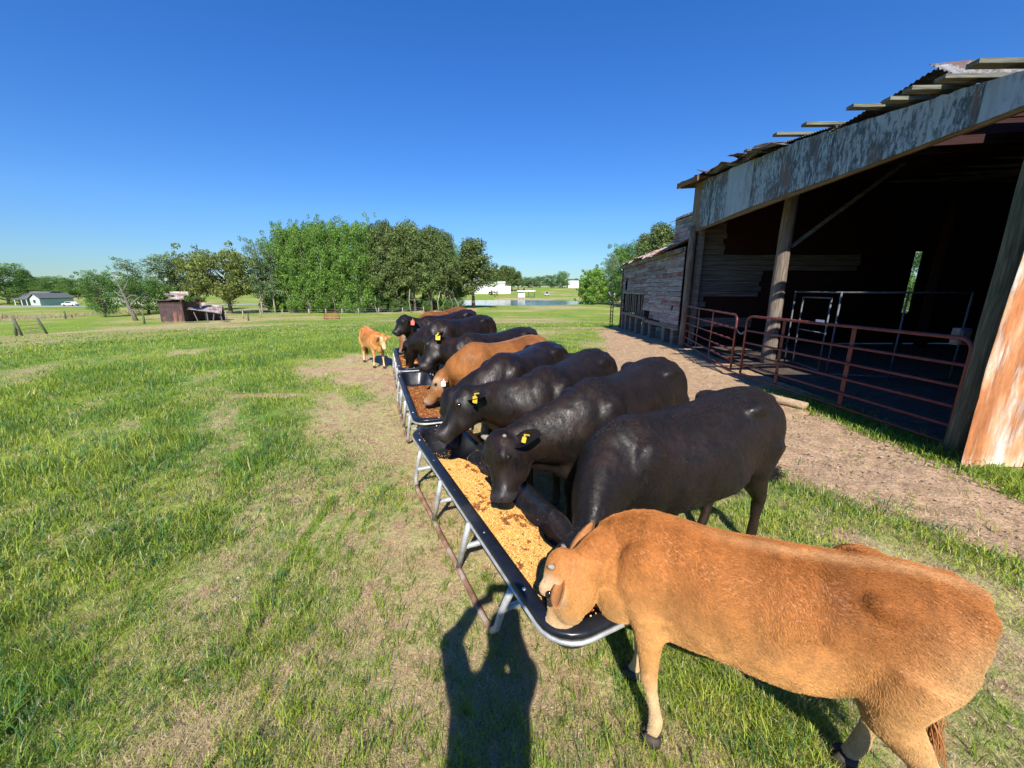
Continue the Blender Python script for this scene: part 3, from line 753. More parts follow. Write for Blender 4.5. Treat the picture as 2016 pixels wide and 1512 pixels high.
    for j in range(3): np.add.at(vn0, tri_[:, j], nr0)
    for f3 in ([f[3] for f in Fc if len(f) == 4],): np.add.at(vn0, np.array(f3), nr0[np.array([i for i, f in enumerate(Fc) if len(f) == 4])])
    vn0 /= np.linalg.norm(vn0, axis=1)[:, None]+1e-12
    X_, Y_, Z_ = co[:, 0], co[:, 1], co[:, 2]
    sdm = rng.uniform(0, 50)
    bodym = sstep(-L*1.05, -L*.9, X_)*sstep(.30*h, .5*h, Z_)
    ribs = np.sin((X_-.25*Z_+.04*(fbm(X_*4+sdm, Z_*4, 131, 2)-.5)*6)*2*np.pi/(.095*s))*sstep(-L*.85, -L*.68, X_)*sstep(-L*.16, -L*.30, X_)*sstep(.45*h, .6*h, Z_)*sstep(.92*h, .78*h, Z_)
    neckm = sstep(-.18*L, .05*L, X_)
    fold = np.abs(np.sin((X_*1.0+Z_*.35+.05*(fbm(Y_*5+sdm, Z_*6, 133, 3)-.5)*6)*2*np.pi/(.13*s)))**.5*neckm*sstep(.55*h, .7*h, Z_)
    nz_ = fbm(X_*7+sdm, Z_*7+Y_*5, 135, 3)-.5; nz2 = fbm(X_*17+sdm, Z_*11+Y_*13, 137, 3)-.5
    tt0 = (co-np.array(P))@np.array(ax)/HL; hd0 = np.linalg.norm(co-np.array(P)-np.outer(tt0*HL, np.array(ax)), axis=1) < .17*k
    hd0 = hd0 & (tt0 > -.2) & (tt0 < 1.2)
    amt = (ribs*.0022*rib + (fold-.7)*.0045*rib + nz_*.014*rib**.5)*bodym*s + nz2*.0045*s
    amt = np.where(hd0, nz2*.004*s, amt)
    co = co+vn0*amt[:, None]
    # colours
    if kind == 'black':
        C = np.tile(BLACKC, (nb, 1))*(.85+.4*fbm(co[:, 0]*4, co[:, 2]*4+co[:, 1]*4, 81, 3))[:, None]
        low = sstep(.5*h, .1*h, co[:, 2])[:, None]; C = C*(1-low*.5)+np.array([.04, .022, .014])*low*.5
    else: C = red_col(co, h, L, shade, deep)
    PV = np.array(P); AX = np.array(ax)
    tt = (co-PV)@AX/HL; rad = np.linalg.norm(co-PV-np.outer(tt*HL, AX), axis=1)
    onhead = (rad < .20*k) & (tt > -.3) & (tt < 1.2)
    mz = np.where(onhead, sstep(.80, .92, tt), 0)[:, None]
    C = C*(1-mz) + (np.array([.035, .030, .030]) if kind == 'black' else np.array([.50, .33, .24])*shade)*mz
    if kind != 'black':
        fr = np.where(onhead, sstep(.42, .75, tt)*.7, 0)[:, None]; C = C*(1-fr)+np.array([.64, .45, .25])*shade*cream*fr+C*fr*(1-cream)
        FV = np.array(F); SV = np.array(S)
        for sd in (1, -1):
            e = np.array(P+ax*(.31*HL)+S*(sd*.10*k)+F*(.02*k)); q = np.linalg.norm(co-e, axis=1)
            w_ = (sstep(.11*k, .06*k, q)*.55)[:, None]; C = C*(1-w_)+np.array([.72, .55, .36])*shade*w_
    Vall = [co]; Fall = list(Fc); mi = [0]*len(Fc); Call = [C]; nn = nb
    def app(V, F_, m_, c):
        nonlocal nn
        V = np.asarray([tuple(v) for v in V], float); Vall.append(V); Call.append(np.tile(np.asarray(c, float), (len(V), 1)))
        for f in F_: Fall.append(tuple(i+nn for i in f)); mi.append(m_)
        nn += len(V)
    # hooves
    for (a, b, r) in feetpos:
        for sd in (-1, 1):
            t_ = MB(); ring = []
            for zf, rf, xo in ((0.0, 1.0, .012), (.5, .9, .006), (1.0, .72, -.004)):
                aa = np.arange(12)*2*np.pi/12
                ring.append(np.stack([b[0]+xo*s+np.cos(aa)*r*1.12*rf, b[1]+sd*r*.42+np.sin(aa)*r*.60*rf, np.full(12, .001+zf*.058*s)], 1))
            ring_loft(t_, ring); app(np.concatenate(t_.V), t_.F, 3, (.06, .05, .04))
    # ears
    earC = BLACKC*1.2 if kind == 'black' else np.array([.46, .19, .06])*shade
    earpos = []
    for sd, tilt, er_ in ((1, eartilt[0], earrot[0]), (-1, eartilt[1], earrot[1])):
        b0 = P+ax*(.10*HL)+S*(sd*.085*k)-F*(.015*k)
        dr = (S*sd*1.0 - ax*.28 - F*.10 + Vector((0, 0, tilt))).normalized()
        wd = (ax*.85 + F*.25); wd = (wd-dr*wd.dot(dr)).normalized(); nr_ = dr.cross(wd).normalized()
        if nr_.dot(F) < 0: nr_ = -nr_
        if er_: q_ = Matrix.Rotation(er_, 3, dr); wd = q_ @ wd; nr_ = q_ @ nr_
        es_ = ears*(earsz[0] if sd == 1 else earsz[1]); V, Fe = leaf_shell(b0, dr, wd, nr_, .20*k*es_, .105*k*es_, .60, .008, lean=-.15)
        app(V, Fe, 0, earC); earpos.append((b0+dr*(.13*k*ears), dr, nr_, wd))
    # eyes, nostrils
    for sd in (1, -1):
        t_ = MB(); ellipsoid(t_, P+ax*(.325*HL)+S*(sd*.108*k)+F*(.018*k), (.020*k, .014*k, .017*k), hm, 12, 8)
        app(np.concatenate(t_.V), t_.F, 1, (.02, .02, .02))
        t_ = MB(); ellipsoid(t_, P+ax*(.975*HL)+S*(sd*.050*k)+F*(.012*k), (.012*k, .010*k, .007*k), hm, 8, 6)
        app(np.concatenate(t_.V), t_.F, 1, (.01, .01, .01))
    # horns
    for hsd, hl, hr in (horns or ()):
        b0 = P+ax*(.0*HL)+S*(hsd*.075*k)+F*(.03*k); t_ = MB()
        dd = (S*hsd*.8+F*.55-ax*.35).normalized()
        t_.tube([b0, b0+dd*hl*.5, b0+dd*hl*.85+F*hl*.12, b0+dd*hl+F*hl*.2], [hr, hr*.9, hr*.6, hr*.22], 10)
        app(np.concatenate(t_.V), t_.F, 2, (.5, .4, .3))
    # tail
    tb = Vector((-L-.07*s, 0, .935*hT))
    tp = tail or [(-.07, 0, -.10), (-.085, 0, -.32), (-.08, .0, -.55), (-.08, .01, -.72)]
    tpts = [Vector((-L+.08*s, 0, .955*hT)), tb]+[Vector((-L-.07*s, 0, .935*hT))+Vector(q)*s for q in tp]
    t_ = MB(); m_ = len(tpts); t_.tube(tpts, [.034*s, .034*s]+[(.028-.016*i/max(1, m_-3))*s for i in range(m_-2)], 10)
    app(np.concatenate(t_.V), t_.F, 0, earC if kind != 'black' else BLACKC)
    me = new_mesh('body', np.concatenate(Vall), Fall, [M['coat_black'] if kind == 'black' else M['coat_red'], M['eye'], M['horn'], M['hoof']], True, mi, np.concatenate(Call))
    body = link('body', me, root)
    # tail switch
    e = np.array(tpts[-1]); e0 = np.array(tpts[-2]); dv = (e-e0)/np.linalg.norm(e-e0)
    ns = 260; P0 = e0+(e-e0)*rng.uniform(.2, 1.0, (ns, 1))+rng.normal(0, .008*s, (ns, 3))
    dirs = dv+rng.normal(0, .16, (ns, 3)); down = np.array([0, 0, -1.0]); ln = rng.uniform(.10, .26, (ns, 1))*s
    Q = np.stack([P0, P0+dirs*ln*.35+down*ln*.05, P0+dirs*ln*.7+down*ln*.2+rng.normal(0, .01, (ns, 3)), P0+dirs*ln*.95+down*ln*.45+rng.normal(0, .02, (ns, 3))], 1)
    Q[:, :, 2] = np.maximum(Q[:, :, 2], .02)
    cc = (np.array([.012, .010, .009]) if kind == 'black' else np.array([.36, .15, .05]))*rng.uniform(.7, 1.3, (ns, 1))
    hair_curves('tail_switch', Q, [.0022, .002, .0015, .0005], cc, M['fur'], root)
    # ear tags
    for ei, mkey, sz in tags:
        b0, dr, nr_, wd = earpos[ei]
        tm = MB(); w_, h_ = .030*sz*s, .045*sz*s
        out_ = (Rm @ Vector(tagdir)).normalized(); dn = (Vector((0, 0, -1))-out_*Vector((0, 0, -1)).dot(out_))
        if dn.length < .3: dn = wd
        dn.normalize(); sx = dn.cross(out_).normalized(); c0 = b0+out_*.026*s
        prof = [(-.12, 0), (-.2, .25), (-.32, .45), (-1, .62), (-1, 1.9), (-.85, 2.05), (.85, 2.05), (1, 1.9), (1, .62), (.32, .45), (.2, .25), (.12, 0)]
        Vt = [c0+sx*(a*w_)+dn*(b_*h_)+out_*o_ for o_ in (-.0015, .0015) for a, b_ in prof]; m_ = len(prof)
        tm.add(Vt, [tuple(range(m_))[::-1], tuple(range(m_, 2*m_))]+[(i, (i+1) % m_, m_+(i+1) % m_, m_+i) for i in range(m_)])
        tm.tube([b0-out_*.012*s, c0+out_*.006*s], .006*s, 8)
        V = np.concatenate(tm.V); ob = link('ear_tag', new_mesh('ear_tag', V, tm.F, [M[mkey]]), root)
    # fur
    if fur:
        tri = []; 
        for f in Fc:
            tri.append(f[:3]); 
            if len(f) == 4: tri.append((f[0], f[2], f[3]))
        tri = np.array(tri); A_, B_, C_ = co[tri[:, 0]], co[tri[:, 1]], co[tri[:, 2]]
        nrm = np.cross(B_-A_, C_-A_); ar = np.linalg.norm(nrm, axis=1); nrm /= ar[:, None]+1e-12
        vn = np.zeros_like(co)
        for j in range(3): np.add.at(vn, tri[:, j], nrm*ar[:, None])
        vn /= np.linalg.norm(vn, axis=1)[:, None]+1e-12
        idx = rng.choice(len(tri), fur, p=ar/ar.sum()); r1 = np.sqrt(rng.random((fur, 1))); r2 = rng.random((fur, 1))
        a, b, c = 1-r1, r1*(1-r2), r1*r2
        Pp = A_[idx]*a+B_[idx]*b+C_[idx]*c
        Nn = vn[tri[idx, 0]]*a+vn[tri[idx, 1]]*b+vn[tri[idx, 2]]*c
        Cc = C[tri[idx, 0]]*a+C[tri[idx, 1]]*b+C[tri[idx, 2]]*c
        tn = (Pp-PV)@AX/HL; hh = (np.linalg.norm(Pp-PV-np.outer(tn*HL, AX), axis=1) < .19*k) & (tn > -.2)
        flow = np.tile(np.array([-.75, 0, -.45]), (fur, 1)); lg = sstep(.55*h, .40*h, Pp[:, 2])[:, None]
        flow = flow*(1-lg)+np.array([-.1, 0, -1.0])*lg; flow[hh] = AX*.9
        sw = fbm(Pp[:, 0]*7, Pp[:, 2]*7+Pp[:, 1]*7, 91, 3)-.5; sw2 = fbm(Pp[:, 0]*7+9, Pp[:, 2]*7+Pp[:, 1]*7, 95, 3)-.5
        mid = (sstep(-L*.9, -L*.7, Pp[:, 0])*sstep(.1, -.2*L, Pp[:, 0]))
        flow[:, 0] += sw*2.6*mid; flow[:, 2] += sw2*2.6*mid
        flow -= Nn*np.sum(flow*Nn, 1)[:, None]; flow /= np.linalg.norm(flow, axis=1)[:, None]+1e-9
        ln = fl*(rng.uniform(.010, .020, (fur, 1))*(1-.45*hh[:, None])*(1-.4*lg))*s/.8
        top_ = sstep(.93, .99, Pp[:, 2]/h)[:, None]; ln = ln*(1+top_*.5)
        jit = rng.normal(0, .13, (fur, 3))
        Q = np.stack([Pp-Nn*.002, Pp+(Nn*.30+flow*.45)*ln*.5, Pp+(Nn*.22+(flow+jit)*1.0)*ln], 1)
        clump = ((.80+.40*fbm(Pp[:, 0]*30, Pp[:, 2]*30+Pp[:, 1]*26, 97, 2))*(.82+.36*fbm(Pp[:, 0]*9, Pp[:, 2]*9+Pp[:, 1]*7, 197, 3)))[:, None]
        hair_curves('fur', Q, [.0007, .0006, .0002], np.clip(Cc*clump*rng.uniform(.75, 1.25, (fur, 1)), 0, 1), M['fur_black' if kind == 'black' else 'fur'], root)
    return root
# ================================================================ feed troughs
def rrect(ln, wd, off, r, z, n=6):
    """rounded rectangle ring, local x across 0..wd, y along 0..ln"""
    x0, x1, y0, y1 = off, wd-off, off, ln-off; r = max(.02, r-off*.6)
    P = []
    for cx_, cy_, a0 in ((x1-r, y0+r, -90), (x1-r, y1-r, 0), (x0+r, y1-r, 90), (x0+r, y0+r, 180)):
        for i in range(n+1):
            a = R(a0+90*i/n); P.append((cx_+r*math.cos(a), cy_+r*math.sin(a), z))
    return np.array(P)
BAS = [(.065, .503), (.085, .47), (.135, .30), (.17, .27), (.5, .262)]
def make_trough(O, Fp, ln, wd, label, feedspec, zr=.5, rust=False):
    ax = np.array(Fp)-np.array(O); ax = ax/np.linalg.norm(ax); yaw = math.atan2(ax[1], ax[0])-math.pi/2
    root = thing('feed_trough', label, 'trough', (O[0], O[1], 0), yaw, 'black plastic feed troughs on tubular frames')
    mb = MB(); rings = []
    for off, z in ((.20, .236), (.155, .25), (.11, .29), (.045, .455), (.028, .462), (.004, .462), (0, .475), (0, .490), (.006, .500), (.060, .503), (.070, .498), (.085, .47), (.135, .30), (.17, .27), (.22, .262)):
        rings.append(rrect(ln, wd, off, .17, z+zr-.5))
    ring_loft(mb, rings)
    V = np.concatenate(mb.V); sag = -.012*np.sin(np.pi*np.clip(V[:, 1]/ln, 0, 1)); V[:, 2] += sag
    link('basin', new_mesh('basin', V, mb.F, [M['plastic']], True), root)
    # frame
    fr = MB(); ring = [Vector(p) for p in rrect(ln, wd, .006, .17, .448)]
    fr.tube(ring+[ring[0]], .0115, 8, cap=False)
    def sub(name, b, mats): return link(name, new_mesh(name, np.concatenate(b.V), b.F, mats if isinstance(mats, list) else [mats], True, b.mi), root)
    sub('rim_rail', fr, M['galv'])
    for sx in (0, 1):
        X = 0.0 if sx == 0 else wd; o = -1 if sx == 0 else 1
        sk = MB(); s0, s1 = .52, ln-.42
        pts = [(X+o*.0, s0-.10, .44), (X+o*.018, s0-.02, .25), (X+o*.03, s0+.02, .11), (X+o*.034, s0+.07, .05), (X+o*.036, s0+.16, .024)]
        end = [(X+o*.036, s1-.02, .024), (X+o*.034, s1+.06, .05), (X+o*.03, s1+.09, .11), (X+o*.018, s1+.04, .25), (X, s1-.05, .44)]
        sk.tube(pts[:4], .019, 10); sk.tube(pts[3:]+end[:2], .019, 10, mi=1); sk.tube(end[1:], .019, 10)
        sub('skid_rail', sk, [M['galv'], M['galv_rust']])
        for st in (1.03, 1.66):
            lg = MB(); lg.tube([(X, st, .455), (X+o*.02, st+.07, .24), (X+o*.034, st+.15, .03)], .019, 10); sub('leg', lg, M['galv'])
    for st in (.50, 1.09, 1.72, ln-.42):
        cb = MB(); cb.tube([(-.02, st+.03, .225), (wd+.02, st+.03, .225)], .018, 10); sub('crossbar', cb, M['galv'])
    bo = [(.027, ln*t) for t in (.12, .3, .5, .7, .88)]+[(wd-.027, ln*t) for t in (.12, .3, .5, .7, .88)]+[(wd*.5, .027), (wd*.5, ln-.027)]
    for x, y in bo:
        b = MB(); rg = []
        for z_, r_ in ((.4995, .011), (.507, .010), (.511, .004)):
            a = np.arange(8)*np.pi/4; rg.append(np.stack([x+r_*np.cos(a), y+r_*np.sin(a), np.full(8, z_-.012*math.sin(math.pi*y/ln))], 1))
        ring_loft(b, rg); sub('bolt', b, M['bolt'])
    # feed
    if feedspec:
        flabel, level, span, brown, ng = feedspec
        nx, ny = 44, int(ln/.012); xs = np.linspace(.06, wd-.06, nx); ys = np.linspace(.06, ln-.06, ny)
        XX, YY = np.meshgrid(xs, ys); XX = XX.ravel(); YY = YY.ravel()
        def basin_z(x, y):
            e = np.minimum(np.minimum(x, wd-x), np.minimum(y, ln-y)); return np.interp(e, [b[0] for b in BAS], [b[1] for b in BAS])-.012*np.sin(np.pi*y/ln)
        def surf(x, y):
            q = x/wd
            z = level(q, y/ln) + (fbm(x*9, y*9, 101, 3)-.5)*.05 + (fbm(x*40, y*40, 105, 2)-.5)*.010
            env = sstep(span[0], span[0]+.10, y/ln)*sstep(span[1], span[1]-.14, y/ln)
            return .24+(z-.24)*env
        def fcol(x, y, n_):
            b_ = fbm(x*6, y*6, 111, 4); bl = fbm(x*22, y*22, 115, 3)
            t = np.clip(sstep(.60-brown*.38, .66-brown*.38, b_*.38+bl*.67), 0, 1)
            t = np.where(rng.random(len(x)) < .10, 1-t, t)
            gold = np.array([.62, .31, .062])*(.75+.5*rng.random((len(x), 1))); pale = np.array([.86, .62, .26])
            gold = np.where(rng.random((len(x), 1)) < .25, pale, gold)
            br = np.array([.20, .062, .018])*(.6+.9*rng.random((len(x), 1)))
            return gold*(1-t[:, None])+br*t[:, None]
        Z = surf(XX, YY); ZB = basin_z(XX, YY); vis = Z > ZB
        Z2 = np.maximum(Z, ZB-.006)
        V = np.stack([XX, YY, Z2], 1); C = fcol(XX, YY, 0)*.8
        i = np.arange(ny-1)[:, None]*nx; k = np.arange(nx-1)[None, :]
        q = np.stack([i+k, i+k+1, i+nx+k+1, i+nx+k], -1).reshape(-1, 4)
        keep = vis[q].any(1); q = q[keep]
        # kernels
        gx = rng.uniform(.06, wd-.06, ng); gy = rng.uniform(.06, ln-.06, ng); z = surf(gx, gy); zb = basin_z(gx, gy)
        kk = (z > zb-.002) | (rng.random(ng) < .012)
        gx, gy, z = gx[kk], gy[kk], np.maximum(z, zb)[kk]; m_ = len(gx)
        oc = np.array([[1, 0, 0], [-1, 0, 0], [0, 1, 0], [0, -1, 0], [0, 0, 1], [0, 0, -1.]])*np.array([.0052, .0040, .0026])
        a = rng.uniform(0, 2*np.pi, m_); b2 = rng.uniform(-.8, .8, m_)
        ca, sa, cb_, sb = np.cos(a), np.sin(a), np.cos(b2), np.sin(b2)
        Rg = np.stack([np.stack([ca*cb_, -sa, ca*sb], 1), np.stack([sa*cb_, ca, sa*sb], 1), np.stack([-sb, 0*a, cb_], 1)], 1)
        sc = rng.uniform(.7, 1.35, (m_, 1, 1))
        G = np.einsum('nij,kj->nki', Rg, oc)*sc + np.stack([gx, gy, z+.001], 1)[:, None, :]
        gc = np.repeat(fcol(gx, gy, 1), 6, axis=0)
        f8 = np.array([[0, 2, 4], [2, 1, 4], [1, 3, 4], [3, 0, 4], [2, 0, 5], [1, 2, 5], [3, 1, 5], [0, 3, 5]])
        nb = len(V); tf = (nb+np.arange(m_)[:, None, None]*6+f8[None]).reshape(-1, 3)
        Vw = np.concatenate([V, G.reshape(-1, 3)]); C = np.concatenate([C, gc])
        ca_, sa_ = math.cos(yaw), math.sin(yaw)
        Vw = np.stack([Vw[:, 0]*ca_-Vw[:, 1]*sa_+O[0], Vw[:, 0]*sa_+Vw[:, 1]*ca_+O[1], Vw[:, 2]], 1)
        Fl = [tuple(r_) for r_ in q.tolist()]+[tuple(r_) for r_ in tf.tolist()]
        o = link('cattle_feed', new_mesh('cattle_feed', Vw, Fl, [M['feed']], False, cols=C))
        tag(o, flabel, 'feed', kind='stuff')
    return root
M['feed'] = mat_hair('cracked_corn_feed')
lv1 = lambda q, t: .425 - .12*sstep(.50+.25*sstep(.35, .05, t), .95, q) - .05*sstep(.55, .8, t)*q
lv2 = lambda q, t: .385 + 0*q
make_trough(T1N, T1F, 2.80, .56, 'black plastic feed trough closest to the tan calf, heaped with golden corn feed',
            ('golden cracked corn feed with brown crumbs in the nearest trough', lv1, (-.08, .88), -.01, 120000))
make_trough((-1.075, 4.03), (-2.02, 6.65), 2.75, .56, 'middle black feed trough where the orange cow eats brown feed', 
            ('reddish brown pelleted feed with corn under the orange cow', lv2, (-.05, .88), 1.0, 30000))
make_trough((-2.06, 6.90), (-2.93, 9.5), 2.75, .56, 'farthest feed trough beside the small tan calf in the grass',
            ('golden and brown feed in the farthest trough', lv2, (-.05, .98), .55, 16000))
# ================================================================ the herd
make_cow('orange tan yearling calf eating at the near end of the first trough', (.59, 1.46), (1.46, 1.07), .985, (.225, 1.43, .775), (.175, 1.43, .455), 'red', fur=260000, voxel=.015, fl=.62, face=(-.86, .5), belly=.05, rib=.45,
         feet=(-.12, .0, -.06, .02), fdy=(.06, -.0, .02, .03), hx=.045, girth=.95, hs=1.10, eartilt=(.55, -.35), earrot=(.5, -.5), earsz=(.95, .62),
         horns=[(1, .030, .014), (-1, .026, .014)], ears=1.2, cat='calf', name='calf',
         tail=[(-.01, -.05, -.10), (.03, -.10, -.28), (.06, -.10, -.44), (.04, -.06, -.56)], neckfat=.92)
make_cow('glossy black cow standing behind the orange calf, tail swishing outward', (.68, 2.12), (1.735, 2.70), 1.20, (.36, 1.62, .72), (.20, 1.54, .44), 'black', voxel=.018, girth=1.06, fur=110000, fl=.45,
         feet=(.05, -.1, -.06, .16), ears=1.05, eartilt=(0, -.6), hT=1.235, tail=[(-.05, 0, -.10), (-.06, .03, -.32), (-.05, .05, -.52), (-.10, .04, -.66), (-.24, .02, -.74), (-.36, .0, -.72)])
make_cow('large black cow with a pale horn stub lowering its head into the corn', (.56, 2.66), (1.39, 3.58), 1.30, (-.07, 2.44, .93), (-.09, 2.24, .585), 'black', voxel=.02, girth=1.0, fur=100000, fl=.45,
         horns=[(1, .062, .024), (-1, .02, .016)], tags=[(1, 'tag_yellow', .5)], tagdir=(-.6, -.7, .35), hs=1.12)
make_cow('black cow with a yellow ear tag lifting its chewing head over the first trough', (.28, 3.20), (.91, 4.20), 1.29, (-.36, 3.16, 1.06), (-.61, 2.98, .73), 'black', voxel=.02, hs=1.08, fur=80000, fl=.45,
         tags=[(1, 'tag_yellow', .75)], tagdir=(-.6, -.78, .1), ears=1.05)
make_cow('black cow with its head hidden down between the two nearer troughs', (-.10, 3.88), (.49, 4.83), 1.29, (-.62, 3.78, .88), (-.58, 3.38, .46), 'black')
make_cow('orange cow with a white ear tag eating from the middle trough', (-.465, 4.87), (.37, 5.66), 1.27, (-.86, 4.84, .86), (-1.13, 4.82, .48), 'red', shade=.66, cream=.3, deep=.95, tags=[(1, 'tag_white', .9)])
make_cow('black cow with a yellow ear tag raising its head beyond the orange cow', (-.60, 5.60), (.275, 6.63), 1.30, (-1.13, 5.72, 1.17), (-1.30, 5.42, .80), 'black', tags=[(1, 'tag_yellow', 1.05)], hs=1.25)
make_cow('big black cow bending its neck down into the farthest trough', (-1.30, 7.15), (-.55, 8.2), 1.40, (-1.95, 7.28, .92), (-2.02, 7.42, .48), 'black')
make_cow('black cow with a red ear tag holding its head high over the farthest trough', (-1.78, 8.30), (-1.0, 9.4), 1.38, (-2.16, 8.0, 1.33), (-2.37, 7.80, 1.05), 'black', hT=1.46, hs=1.15, tags=[(1, 'tag_red', 1.15)])
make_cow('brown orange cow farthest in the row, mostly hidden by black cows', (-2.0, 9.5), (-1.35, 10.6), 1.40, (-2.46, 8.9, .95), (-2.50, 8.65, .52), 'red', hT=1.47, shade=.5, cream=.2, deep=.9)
make_cow('small tan calf walking in the grass left of the farthest trough', (-3.32, 9.55), (-3.92, 10.45), .90, (-3.03, 9.13, .86), (-2.95, 8.93, .56), 'red', hT=.96, s=.74, feet=(.10, -.12, .10, -.05), group=None, cat='calf', name='calf', shade=1.3, ears=1.0, fur=14000)
# ================================================================ the photographer, whose shadow falls on the trough
def make_person():
    root = thing('person', 'person in dark jacket and trousers holding up a phone with both hands', 'person', (-.06, -.24, 0))
    b = MB(); EL = {-1: (-.225, 1.53), 1: (.145, 1.42)}
    def squash(V):
        # taller torso and head, hands kept where the phone is
        V = np.array(V, float); w = sstep(1.9, 1.70, V[:, 2])*sstep(.9, 1.3, V[:, 2])+sstep(1.60, 1.70, V[:, 2])*(V[:, 1] < .14)*sstep(1.9, 1.70, V[:, 2])*0
        hd_ = (V[:, 1] < .16) & (V[:, 2] > 1.5)
        V[:, 2] += np.where(hd_, .075, .075*sstep(.9, 1.4, V[:, 2])*sstep(1.80, 1.55, V[:, 2]))
        V[:, 1] -= .08*sstep(.13, .27, V[:, 1])*(V[:, 2] > 1.3)
        return V
    def P_(x, y, z): return (x, y, z)
    ellipsoid(b, (.06, .02, 1.71), (.078, .098, .118)); ellipsoid(b, (.06, .115, 1.69), (.014, .022, .022)); ellipsoid(b, (.06, .075, 1.635), (.045, .04, .035))
    for sd in (-1, 1): ellipsoid(b, (.06+sd*.08, .01, 1.70), (.012, .022, .032))
    b.tube([(0, -.01, 1.40), (0, 0, 1.52), (.055, .01, 1.64)], [.075, .06, .058], 14)
    ring = []
    for z, w, d_ in ((.80, .15, .10), (.90, .165, .115), (1.02, .145, .10), (1.15, .145, .10), (1.28, .165, .11), (1.38, .175, .105), (1.44, .14, .085), (1.48, .08, .06)):
        a = np.arange(20)*2*np.pi/20; ring.append(np.stack([w*np.cos(a), d_*np.sin(a), np.full(20, z)], 1))
    ring_loft(b, ring)
    for sd in (-1, 1):
        b.tube([(sd*.14, 0, 1.42), (sd*.175, .08, 1.45), (EL[sd][0], .18, EL[sd][1])], [.055, .046, .040], 12)
        b.tube([(EL[sd][0], .18, EL[sd][1]), (EL[sd][0]*.8, .235, EL[sd][1]*.5+.86), (sd*.095, .275, 1.815)], [.040, .034, .025], 12)
        # palm and fingers round the phone (phone centre at local .06,.31,1.9)
        cx_ = .06+sd*.072
        b.tube([(sd*.095, .275, 1.815), (cx_+sd*.012, .272, 1.855), (cx_+sd*.018, .275, 1.895)], [.025, .033, .026], 10)
        for k, (dz, ln) in enumerate(((.030, .060), (.010, .066), (-.010, .062), (-.030, .050))):
            p0 = Vector((cx_+sd*.020, .282, 1.90+dz*.9))
            b.tube([p0, p0+Vector((sd*.006, .020, .002)), p0+Vector((-sd*.012, .028, .002)), p0+Vector((-sd*(ln*.5), .0275, .0))], [.0095, .009, .008, .007], 8)
        p0 = Vector((cx_+sd*.014, .265, 1.872)); b.tube([p0, p0+Vector((-sd*.012, -.014, .012)), p0+Vector((-sd*.030, -.004, .020))], [.011, .010, .008], 8)
        b.tube([(sd*.09, 0, .88), (sd*.10, .01, .50), (sd*.105, -.01, .10)], [.085, .055, .035], 12)
        b.tube([(sd*.105, -.03, .05), (sd*.11, .06, .045), (sd*.115, .15, .035)], [.045, .045, .03], 10)
    co, Fc = remesh(b, .011, 2, .4); co = squash(co)
    C = np.tile(np.array([.42, .24, .16]), (len(co), 1))
    me = new_mesh('body', co, Fc, [M['fur']], True, cols=C); link('body', me, root)
    j = MB(); ring = []
    for z, w, d_ in ((.83, .175, .125), (.95, .175, .128), (1.10, .165, .12), (1.25, .18, .125), (1.36, .19, .12), (1.43, .16, .10), (1.49, .09, .075)):
        a = np.arange(24)*2*np.pi/24; ring.append(np.stack([w*np.cos(a), d_*np.sin(a), np.full(24, z)], 1))
    ring_loft(j, ring)
    for sd in (-1, 1):
        j.tube([(sd*.13, 0, 1.42), (sd*.175, .08, 1.45), (EL[sd][0], .18, EL[sd][1]-.01), (EL[sd][0], .195, EL[sd][1]+.02), (EL[sd][0]*.8, .235, EL[sd][1]*.5+.86), (sd*.10+EL[sd][0]*.12, .262, 1.78)], [.075, .070, .066, .064, .052, .044], 14)
    co, Fc = remesh(j, .014, 2, .4); co = squash(co)
    cl = nmat('dark_cloth', [(.3, (.03, .035, .05)), (.7, (.05, .055, .07))], 30, rough=.9, bumpn=.2)
    link('jacket', new_mesh('jacket', co, Fc, [cl], True), root)
    t = MB()
    for sd in (-1, 1): t.tube([(sd*.085, 0, .92), (sd*.095, .01, .70), (sd*.10, .01, .48), (sd*.105, -.01, .10)], [.105, .095, .072, .062], 14)
    ellipsoid(t, (0, 0, .90), (.17, .12, .10))
    co, Fc = remesh(t, .016, 2, .4)
    jn = nmat('blue_denim', [(.3, (.03, .05, .10)), (.7, (.06, .09, .16))], 60, rough=.9, bumpn=.2)
    link('trousers', new_mesh('trousers', co, Fc, [jn], True), root)
    hr = MB(); ellipsoid(hr, (.06, .0, 1.745), (.088, .105, .095)); ellipsoid(hr, (.06, -.04, 1.70), (.085, .08, .10))
    link('hair', new_mesh('hair', squash(np.concatenate(hr.V)), hr.F, [nmat('brown_hair', [(.3, (.03, .02, .012)), (.7, (.06, .04, .025))], 40, rough=.7)], True), root)
    ph = thing('phone', 'black phone held up in landscape by the person', 'phone', (0, -.014, 1.9))
    pm = MB(); pm.box((0, 0, 0), (.148, .008, .072)); o = link('phone_body', new_mesh('phone_body', np.concatenate(pm.V), pm.F, [M['plastic']]), ph)
    bv = o.modifiers.new('bevel', 'BEVEL'); bv.width = .003; bv.segments = 2
    sc_ = MB(); sc_.box((0, -.0044, 0), (.140, .0006, .066)); link('screen', new_mesh('screen', np.concatenate(sc_.V), sc_.F, [M['eye']]), ph)
make_person()
